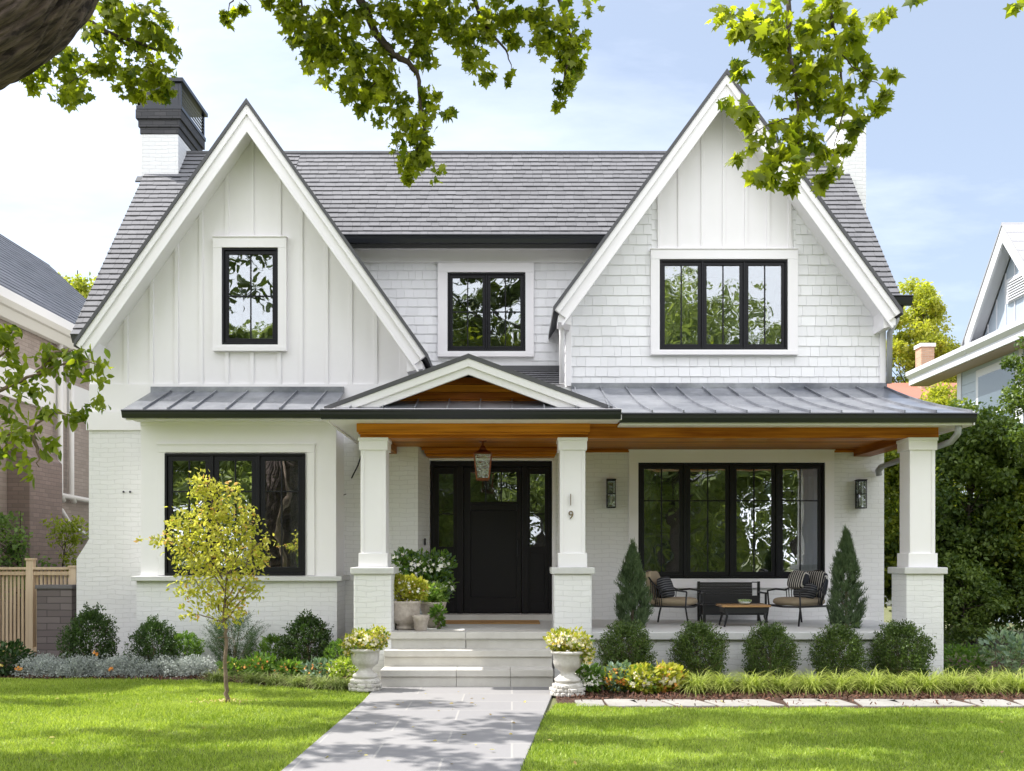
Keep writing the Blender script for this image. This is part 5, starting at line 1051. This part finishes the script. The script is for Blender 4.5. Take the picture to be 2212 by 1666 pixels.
# ================================================================ trees
mpl=leaf_mat('maple_leaf',(.07,.115,.012),(.38,.41,.04),.62,.42,.4,(1.8,1.85,.65))
def tops(z0,D): return CH+1215*D/F+z0
rng=np.random.default_rng(101); random.seed(101)
mt=empty('maple_tree',(-5.6,6.0,0),'large old maple whose dark limb enters the top left corner with leafy branches overhead','tree')
ctl=[(-5.7,6.0,-.3),(-5.7,6.0,-.05),(-5.65,6,.8),(-5.6,6.0,2.4),(-5.25,6.0,4.0),at(-330,170,6.0),at(-150,62,6.0),at(-20,-2,6.0),at(68,-95,6.0),at(120,-230,6.1),at(150,-430,6.3),(-2.3,6.8,9.0),(-1.2,7.6,11),(-.8,8,12)]
rad=[.75,.75,.6,.55,.52,.50,.47,.45,.43,.40,.35,.25,.12,.05]
def smooth_limb(ctl,rad,per,nseg,fur):
    P=[];Rr=[]
    for i in range(1,len(ctl)-2):
        p=[np.array(ctl[j]) for j in (i-1,i,i+1,i+2)]
        for k in range(per):
            t=k/per; P.append(.5*((2*p[1])+(-p[0]+p[2])*t+(2*p[0]-5*p[1]+4*p[2]-p[3])*t*t+(-p[0]+3*p[1]-3*p[2]+p[3])*t**3)); Rr.append(rad[i]+(rad[i+1]-rad[i])*t)
    P=np.array(P); Tn=np.gradient(P,axis=0); Tn/=np.linalg.norm(Tn,axis=1,keepdims=True); L=np.concatenate([[0],np.cumsum(np.linalg.norm(np.diff(P,axis=0),axis=1))])
    yv=np.array([0,1.,0]); V=[]
    a=np.arange(nseg)*2*np.pi/nseg
    for i,(p,t,r) in enumerate(zip(P,Tn,Rr)):
        u=np.cross(t,yv); u/=np.linalg.norm(u); v=np.cross(t,u); s=L[i]
        w=1.1*np.sin(s*2.3+2*a)+.7*np.sin(s*5.1+a*3+1)+.35*np.sin(s*11+a*5)
        h=(1-np.abs(np.sin(a*13+w*1.6)))**2.2*.9+(1-np.abs(np.sin(a*29+w*2.6+s*3)))**2.5*.55+.25*np.sin(s*17+a*7+w)**2
        rr=r*(1+.04*np.sin(a*3+s*2))-fur*h
        V.append(p+np.cos(a)[:,None]*u*rr[:,None]+np.sin(a)[:,None]*v*rr[:,None])
    n=len(P); me=MB(); me.v=[tuple(q) for q in np.vstack(V)]; me.t=[.5]*len(me.v)
    me.f=[(i*nseg+k,i*nseg+(k+1)%nseg,(i+1)*nseg+(k+1)%nseg,(i+1)*nseg+k) for i in range(n-1) for k in range(nseg)]
    return me
tk=smooth_limb(ctl,rad,22,300,.045).build('trunk',M.bark,mt,smooth=True)
# deep bark relief on the limb
bk=bpy.data.materials.new('furrowed_bark'); bk.use_nodes=True; t_=bk.node_tree; N=t_.nodes; L=t_.links; pr=N['Principled BSDF']; pr.inputs['Roughness'].default_value=.9
tcn=N.new('ShaderNodeTexCoord'); mpn=N.new('ShaderNodeMapping'); mpn.inputs['Rotation'].default_value=(0,R(27),0); mp2=N.new('ShaderNodeMapping'); mp2.inputs['Scale'].default_value=(1.5,12,14); L.new(tcn.outputs['Object'],mpn.inputs[0]); L.new(mpn.outputs[0],mp2.inputs[0]); mpn=mp2
nn=N.new('ShaderNodeTexNoise'); nn.inputs['Scale'].default_value=1.5; nn.inputs['Detail'].default_value=9; nn.inputs['Roughness'].default_value=.62; nn.inputs['Distortion'].default_value=.6; L.new(mpn.outputs[0],nn.inputs['Vector'])
rr=N.new('ShaderNodeValToRGB'); rr.color_ramp.elements[0].position=.40; rr.color_ramp.elements[1].position=.58; rr.color_ramp.elements[0].color=(.020,.012,.011,1); rr.color_ramp.elements[1].color=(.135,.098,.085,1); L.new(nn.outputs[0],rr.inputs[0]); L.new(rr.outputs[0],pr.inputs['Base Color'])
bpn=N.new('ShaderNodeBump'); bpn.inputs['Strength'].default_value=1; bpn.inputs['Distance'].default_value=.03; L.new(nn.outputs[0],bpn.inputs['Height']); L.new(bpn.outputs[0],pr.inputs['Normal'])
tk.data.materials[0]=bk
DL,DR=9.6,8.6
bA=[(110,145,75,40),(75,168,35,22),(150,190,38,40),(205,150,20,30),(250,100,55,60),(310,50,55,50),(345,110,38,55),(300,160,50,40),(350,185,30,30),(290,200,45,18),(330,215,28,14),(265,30,40,40),(50,175,18,10)]
bB=[(490,18,16,32),(540,20,22,16),(612,20,30,40),(650,60,45,50),(720,60,70,70),(700,130,50,50),(780,150,75,60),(860,80,60,60),(850,20,90,35),(740,10,60,30),(905,110,32,45),(760,215,38,28),(830,225,60,40),(890,270,45,45),(925,235,30,40),(962,245,18,16),(880,335,32,36),(925,345,35,38),(870,375,30,14),(820,160,40,40),(600,5,40,20)]
bC=[(960,40,50,45),(1010,80,45,50),(1050,40,60,45),(1030,130,35,40),(1060,160,20,22),(1100,60,30,40),(1100,165,14,14),(1140,20,60,30),(1190,60,50,50),(1240,70,38,80),(1225,140,35,45),(1215,190,28,38),(1212,232,16,14),(1160,100,24,24)]
bD=[(1930,175,22,16),(1900,215,24,20),(1760,320,40,30),(1640,360,36,24),(1690,140,36,40),(1580,30,38,32),(1640,30,50,45),(1660,90,50,45),(1600,80,28,30),(1612,140,26,30),(1720,50,60,50),(1790,30,60,40),(1870,20,55,28),(1950,12,40,18),(1740,130,50,50),(1800,120,55,50),(1850,90,45,40),(1860,170,40,35),(1910,190,30,18),(1780,200,45,50),(1720,215,40,40),(1590,230,34,32),(1625,290,42,30),(1600,330,24,18),(1680,300,50,40),(1750,270,45,45),(1830,240,42,40),(1860,290,22,30),(1815,310,30,30),(1720,350,50,40),(1660,370,40,30),(1780,360,45,30),(1700,400,28,22),(1790,390,20,14),(2185,5,25,8),(1565,215,14,14)]
def leafset(name,blobs,D,per,ls,parent,m_,shape=(MAPLE_V,MAPLE_F),dep=.8,droop=.9,cl=11,sp=.22,floor=None):
    P=[];T=[]
    for (x,y,z,rx,ry,rz) in pxblobs(blobs,D,dep):
        n=int(per*(rx*rz)/(ls*ls))+3; nc=max(2,n//cl)
        c=rng.normal(size=(nc,3)); c/=np.linalg.norm(c,axis=1,keepdims=True); c*=rng.random((nc,1))**.4
        k=rng.integers(0,nc,n); q=c[k]*np.array([rx,ry,rz])+rng.normal(size=(n,3))*sp*min(rx,rz,.22)
        P.append(q+np.array([x,y,z])); T.append(np.clip(rng.normal(.5,.15,nc)[k]+rng.normal(0,.2,n),0,1))
    P=np.vstack(P); T=np.concatenate(T); d=rng.normal(size=P.shape)*.8; nr_=rng.normal(size=P.shape)*.75+np.array([0,-.35,.7])
    return inst_mesh(name,P,ls*(.65+.6*rng.random(len(P))),*shape,m_,parent,dirs=d,nrm=nr_,tint=T,droop=droop)
leafset('crown',bA,DL,19,.077,mt,mpl); leafset('crown',bB,DL,19,.077,mt,mpl); leafset('crown',bC,DL,19,.077,mt,mpl)
b=MB()
def br(mb,pts,D,r0,r1):
    Q=[at(p[0],p[1],D) for p in pts]; n=len(Q); out=[]
    for i in range(n-1):
        for k in range(4):
            t=k/4; out.append(tuple(Q[i][j]+(Q[i+1][j]-Q[i][j])*t+random.uniform(-.012,.012) for j in range(3)))
    out.append(Q[-1]); m=len(out); mb.tube(out,[r0+(r1-r0)*i/(m-1) for i in range(m)],6)
br(b,[(740,-120),(780,0),(815,75),(850,118),(880,135),(903,160),(905,210),(920,290),(885,350)],DL,.05,.008); br(b,[(850,118),(845,150),(800,190)],DL,.015,.005); br(b,[(880,135),(895,100),(905,80)],DL,.012,.004)
br(b,[(560,-160),(200,-60),(190,45),(240,75),(300,92),(340,110)],DL,.05,.008); br(b,[(200,50),(205,100),(215,130),(150,180)],DL,.010,.003); br(b,[(240,75),(330,140),(345,180)],DL,.010,.003)
br(b,[(860,-140),(1020,-10),(1050,60),(1095,110),(1105,150)],DL,.03,.003); br(b,[(1000,-140),(1200,-20),(1235,80),(1220,180),(1212,230)],DL,.03,.003); br(b,[(620,-140),(650,0),(660,60)],DL,.02,.004); br(b,[(430,-160),(505,-10),(492,28)],DL,.014,.003); br(b,[(500,-20),(540,10),(545,25)],DL,.006,.002); br(b,[(862,310),(850,330),(852,360)],DL,.004,.002)
b.build('branch',M.bark,mt,smooth=True)
# foliage of the same crown out of view overhead: it dapples the lawn and the path
P=[]
def shade(px,py,w,d,dens=1.0):
    """a leafy bough high in the crown; (px,py) names the patch of lawn it shades"""
    D=(1200-py)*-1; D=3570/(py-1200); gx_=X(px,D); h=CH+1215/F*(D+1.1)+.75
    x=gx_-.641*h; y=D+.101*h; h=CH+1215/F*y+.70; x=gx_-.641*h
    w*=1.3; d*=1.3; n=int(620*w*d*dens)+30; q=rng.normal(size=(n,3)); q/=np.linalg.norm(q,axis=1,keepdims=True); q*=rng.random((n,1))**.6*np.array([w,d,.30])
    q[:,1]+=.18*np.sin(q[:,0]*3+px); q=q+np.array([x,y,h]); q=q[q[:,2]>CH+1212/F*q[:,1]+.10]; P.append(q)
for a_ in ((60,1650,1.1,.40),(330,1660,1.2,.35),(520,1630,.9,.28),(400,1592,1.3,.20),(640,1580,1.1,.28),(250,1478,2.2,.42),(120,1475,1.6,.35),(620,1500,1.2,.25,.8),(60,1520,.8,.22,.7),(800,1560,.8,.2,.6),
  (900,1530,.6,.3,.55),(1020,1600,.7,.2,.5),(850,1640,.6,.25,.6),(1060,1660,.5,.2,.6),(1130,1570,.5,.3,.5),
  (1330,1562,1.2,.28),(1650,1560,1.8,.42),(2050,1562,1.7,.45),(2000,1600,1.5,.25),(1500,1610,1.0,.16,.8),(1900,1615,1.3,.18,.8),(2150,1640,1.2,.30),(1850,1660,1.2,.22),(1400,1660,.9,.15,.8),(2300,1590,1.0,.4),
  (100,1720,1.2,.5),(500,1740,1.2,.5),(1400,1740,1.4,.5),(1900,1740,1.4,.5),(900,1740,1,.5,.6)): shade(*a_)
P=np.vstack(P); inst_mesh('crown',P,.18*(.7+.6*rng.random(len(P))),OVAL_V,OVAL_F,leaf_mat('high_maple_leaf',(.05,.08,.012),(.14,.18,.03),.18),mt,nrm=rng.normal(size=P.shape)*.5+np.array([0,0,1]),droop=.2)
mt2=empty('maple_tree',(8.9,6.6,0),'second maple outside the right edge whose leafy branch hangs before the right gable','tree')
b=MB(); b.tube([(8.9,6.6,-.05),(8.85,6.6,2.5),(8.7,6.7,5.2),(8.0,7.0,8.0),(6.4,7.6,9.5),(5.0,8.2,9.9),(3.4,8.5,9.6)],[.36,.30,.27,.23,.16,.11,.05],14); b.build('trunk',M.bark,mt2,smooth=True)
leafset('crown',bD,DR,16,.100,mt2,mpl,cl=9,sp=.25)
b=MB(); br(b,[(1900,-760),(1960,-420),(1900,-200),(1780,-60),(1705,0),(1700,80),(1715,160),(1725,250),(1730,300),(1700,350)],DR,.04,.004); br(b,[(1780,-60),(1800,60),(1815,140),(1820,240),(1800,330)],DR,.02,.003); br(b,[(1700,80),(1650,60),(1600,90)],DR,.01,.003); br(b,[(1725,250),(1660,270),(1610,300)],DR,.008,.002); br(b,[(1715,160),(1760,210),(1765,260)],DR,.008,.003); br(b,[(1815,120),(1870,170),(1915,190)],DR,.006,.002)
b.build('branch',M.bark,mt2,smooth=True)
# leafy sapling at the left edge, close to the camera
st_=empty('leafy_tree',(-5.4,6.6,0),'young broadleaf tree at the left edge with leafy branches reaching before the brick house','tree')
lfm=leaf_mat('broad_leaf',(.07,.12,.010),(.28,.32,.04),.55,.4,.45,(1.9,1.95,.6))
b=MB(); b.tube([(-5.4,6.6,0),(-5.35,6.6,1.5),(-5.3,6.6,2.6),(-5.2,6.6,3.8)],[.07,.06,.045,.02],9)
for p in ([(-200,960),(0,840),(82,808),(157,778),(215,790)],[(-200,1060),(0,941),(72,923),(112,886),(160,900)],[(-200,900),(-20,780),(40,740)],[(110,893),(75,905)],[(82,808),(120,760),(160,755)],[(72,923),(80,980),(85,1010)],[(0,945),(-40,990),(30,960)]): br(b,p,6.6,.016,.003)
b.build('trunk',M.bark2,st_,smooth=True)
leafset('crown',[(25,735,35,22),(5,790,30,30),(100,755,30,16),(165,760,40,18),(205,795,30,30),(115,790,60,22),(50,830,55,22),(215,870,28,14),(190,880,18,10),(130,885,50,14),(160,905,30,10),(20,890,35,25),(50,935,60,22),(95,960,28,16),(20,980,35,25),(70,1005,20,16),(5,720,20,18)],6.6,26,.075,st_,lfm,(OVAL_V,OVAL_F),cl=6,sp=.5,droop=.7)
# young maple on the lawn
D=11.16; rng=np.random.default_rng(5); random.seed(5)
ym=empty('young_maple',(X(489,D),D,0),'slender young golden green maple on the left lawn before the bay window','tree')
b=MB(); br(b,[(490,1521),(489,1480),(486,1420),(487,1370),(485,1330),(487,1290)],D,.026,.017)
for p in ([(485,1330),(465,1300),(430,1265),(400,1235)],[(486,1320),(515,1280),(548,1235),(565,1205)],[(486,1340),(520,1300),(560,1270)],[(487,1290),(490,1220),(470,1130),(450,1060),(455,1030)],[(488,1260),(520,1190),(525,1120)],[(486,1280),(440,1210),(390,1175),(340,1165)],[(487,1300),(520,1250),(550,1180),(580,1165)],[(480,1250),(430,1160),(410,1120)],[(486,1345),(440,1330),(410,1328)]): br(b,p,D,.010,.003)
b.tube([at(471,1378,D),at(485,1376,D-.03),at(500,1379,D)],.006,5)
b.build('trunk',M.bark2,ym,smooth=True)
yml=leaf_mat('young_maple_leaf',(.34,.38,.045),(.68,.64,.15),.52,.5,.3,(1.3,1.3,.8)); ymr=leaf_mat('reddish_leaf',(.66,.36,.10),(.75,.58,.22),.5,.5,.3,(1.2,1.2,1))
yb=[(450,1038,38,16),(435,1060,30,12),(475,1060,30,16),(510,1062,16,8),(470,1090,50,16),(430,1115,60,18),(500,1115,55,18),(545,1118,18,10),(385,1135,35,14),(460,1145,80,20),(530,1150,30,20),(400,1165,50,16),(345,1172,30,10),(330,1165,12,5),(480,1185,80,22),(420,1200,55,18),(550,1195,35,18),(575,1168,14,9),(500,1220,80,22),(570,1218,22,10),(440,1240,55,20),(520,1255,55,18),(410,1275,30,16),(470,1280,60,20),(540,1280,25,12),(440,1310,45,12),(500,1310,45,16),(415,1330,30,5),(480,1335,30,12),(525,1325,18,10),(300,1168,4,4)]
leafset('crown',yb,D,19,.056,ym,yml,(OVAL_V,OVAL_F),cl=7,sp=.6,droop=.3,dep=.55); leafset('crown_tips',[(p[0],p[1]-p[3]*.5,p[2],p[3]*.6) for p in yb],D,1.6,.055,ym,ymr,(OVAL_V,OVAL_F),cl=3,sp=.5,droop=.2,dep=.55)
b=MB(); n=120; q=rng.normal(size=(n,2))*.16; o=inst_mesh('fallen_leaves',np.column_stack([q[:,0]+X(490,11.1),q[:,1]*.5+11.1,np.full(n,.045)]),.028,SM_V,SM_F,leaf_mat('straw',(.45,.33,.14),(.60,.48,.26),.2),nrm=rng.normal(size=(n,3))*.3+np.array([0,0,1])); tag(o,'straw coloured litter round the foot of the young maple','leaf litter',kind='stuff')
# hedge trees on the right
hm=leaf_mat('hedge_leaf',(.038,.078,.02),(.17,.235,.05),.3,.45,.35,(1.9,1.9,.6)); hm2=leaf_mat('hedge_leaf_light',(.07,.12,.02),(.33,.37,.06),.45,.45,.35,(1.9,1.9,.6))
hl=[(7.2,19.8,4.3,'broad dark green tree directly right of the right porch column',hm2,33),(8.9,18.8,4.5,'dense green tree in the hedge, second from the right porch column',hm,34),(10.4,18.4,4.2,'dense green tree in the hedge at the right edge',hm2,35),(9.4,21.5,4.9,'tall green tree behind the hedge before the pale house',hm2,36),(12.0,19.5,4.6,'dark tree behind the hedge at the far right',hm,37)]
for x,y,h,l,m_,sd in hl:
    tree('hedge_tree',(x,y,0),h,[(0,0,h*.62,1.25,1.1,h*.36),(0,0,h*.35,1.35,1.2,h*.28),(.2,-.3,h*.82,.8,.8,h*.18)],120,330,.10,m_,l,'tree','hedge trees right of the porch',trunk_r=.07,clr=.45,seed=sd,fork=.2)
for i,(x,y,l) in enumerate(((8.2,17.6,'dark low shrub under the hedge, left'),(9.7,17.2,'dark low shrub under the hedge, right'))):
    tree('hedge_shrub',(x,y,0),1.6,[(0,0,.75,.9,.7,.7)],40,150,.07,hm,l,'shrub','low shrubs under the hedge trees',trunk_r=.03,clr=.28,seed=60+i,fork=.2)
# feathery darker tree at the right edge
tree('feathery_tree',(9.2,16.2,0),6.0,[(0,0,4.9,.85,.8,1.1),(-.1,0,3.9,1.0,.9,.8),(.5,0,5.4,.6,.6,.6)],80,240,.07,hm,'fine leaved dark tree at the right edge before the pale house','tree',trunk_r=.06,clr=.26,seed=44,fork=.5,shape=(SM_V,SM_F))
lg=leaf_mat('lime_crown',(.19,.23,.03),(.48,.48,.10),.5,.5,.3,(1.7,1.75,.6))
tree('lime_green_tree',(X(1990,38),38,0),12.7,[(-.3,0,10.4,1.35,1.2,2.0),(.85,0,8.6,1.5,1.3,1.7),(-.9,0,8.4,1.3,1.2,2.2),(.3,0,6.2,2.2,1.5,2.2)],170,300,.14,lg,'light green tree behind the right gable and the red roof','tree',trunk_r=.2,clr=.50,seed=45,fork=.35)
tree('lime_green_tree',(14.5,30.5,0),7.2,[(0,0,6.0,1.8,1,1.2),(-2.0,0,5.7,1.2,1,.9)],70,260,.12,lg,'light green bush in front of the distant pale house','tree',trunk_r=.1,clr=.45,seed=46,fork=.4)
tree('lime_green_tree',(X(168,29),29,0),10.9,[(0,0,9.5,.9,.9,.9),(.5,0,10.0,.6,.6,.5),(0,0,7.5,1.2,1,1)],44,170,.13,lg,'light green tree top between the brick house and the left gable','tree',trunk_r=.12,clr=.42,seed=47,fork=.5)
fm=leaf_mat('fern_green',(.06,.12,.04),(.20,.30,.09),.35)
tree('garden_tree',(-8.6,17.0,0),2.7,[(-.8,0,1.9,.8,.6,.6),(-.3,0,1.3,.8,.6,.4),(-1.2,0,2.3,.6,.5,.4)],40,120,.085,fm,'soft green tree behind the pine fence at the left edge','tree',trunk_r=.04,clr=.30,seed=48,fork=.3,shape=(SM_V,SM_F))
tree('garden_tree',(X(142,17.3),17.3,0),2.6,[(0,0,1.9,.32,.3,.55),(.1,0,1.3,.3,.3,.3)],14,70,.075,leaf_mat('yellow_green',(.14,.19,.03),(.32,.36,.07),.45),'thin yellow green sapling behind the fence beside the white house wall','tree',trunk_r=.025,clr=.20,seed=49,fork=.5)
# the other side of the street, seen in the window panes
stm=leaf_mat('street_tree_leaf',(.13,.17,.07),(.36,.40,.17),.45,.5,.3)
sx=[(-19,-19,15),(-12,-17,13),(-5.5,-18,15.5),(1.2,-17,13.5),(8.2,-18,15.5),(14.5,-17,13),(21,-19,15)]
t0=None
for i,(x,y,h) in enumerate(sx):
    l=['tall street tree mirrored in the left windows','street tree mirrored in the bay window','street tree mirrored in the door glass','smaller street tree mirrored beside the numbered column','street tree mirrored in the left half of the wide window','street tree mirrored in the right half of the wide window','tallest street tree mirrored at the far right'][i]
    if i==0: t0=tree('street_tree',(x,y,0),8.0,[(0,0,5.6,2.3,2.2,2.3),(0,0,3.6,2.6,2.4,1.4)],110,260,.16,stm,l,'tree','trees across the street',trunk_r=.2,clr=.85,seed=70,fork=.28); t=t0
    else: t=copy_tree(t0); t['label']=l
    t.location=(x,y,0); s=h/8.0; t.scale=(s,s,s); t.rotation_euler=(0,0,i*1.1)
def plainhouse(x,y,w,h,label,col):
    r=empty('street_house',(x,y,0),label,'house','houses across the street'); b=MB(); b.box(x-w/2,x+w/2,y-8,y,0,h); b.build('wall',mat('street_wall',col,.7,bump=(8,.2,.01)),r)
    b=MB(); b.yz([(y+.5,h-.05),(y-4,h+3.2),(y-8.5,h-.05)],x-w/2-.4,x+w/2+.4); b.build('roof',M.roofd,r)
    for k in range(4):
        for zz in (.9,3.7):
            if zz+1.4<h: q=MB(); xx=x-w/2+w*(k+.5)/4; q.box(xx-.5,xx+.5,y-.02,y+.04,zz,zz+1.4); fw=q.build('window',M.black,r); q=MB(); q.box(xx-.44,xx+.44,y+.041,y+.045,zz+.06,zz+1.34); q.build('pane',M.glass2,fw)
plainhouse(-7,-24,10,5.6,'cream house across the street, mirrored in the panes',(.34,.31,.27)); plainhouse(7.5,-24,11,5.6,'white house across the street, mirrored in the panes',(.38,.38,.37))

# hedge added across the street to block bright sky gaps in the panes
n=26000; P=np.column_stack([rng.uniform(-34,34,n),-20.5+rng.normal(size=n)*.6,rng.random(n)**.8*4.4]); P[:,2]*=1+.12*np.sin(P[:,0]*.9)+.08*np.sin(P[:,0]*2.3)
tag(inst_mesh('hedge',P,.34*(.7+.6*rng.random(n)),OVAL_V,OVAL_F,stm),'tall hedge added across the street to darken the lower panes','hedge')
# stray leaves and clippings
pts=[]
for k in range(46):
    D=random.uniform(7.8,12); pts.append((X(random.uniform(0,2212),D),D,.045))
pts+=[(random.uniform(-1.6,0),random.uniform(7.8,12.2),.028) for _ in range(22)]
P=np.array(pts); tag(inst_mesh('fallen_leaves',P,.045*(.6+.7*rng.random(len(P))),OVAL_V,OVAL_F,leaf_mat('dry_leaf',(.30,.20,.07),(.42,.38,.12),.2),nrm=rng.normal(size=P.shape)*.25+np.array([0,0,1]),dirs=rng.normal(size=P.shape)*np.array([1,1,.1])),'a few small dry leaves scattered over the lawn and the path','fallen leaves',kind='stuff')
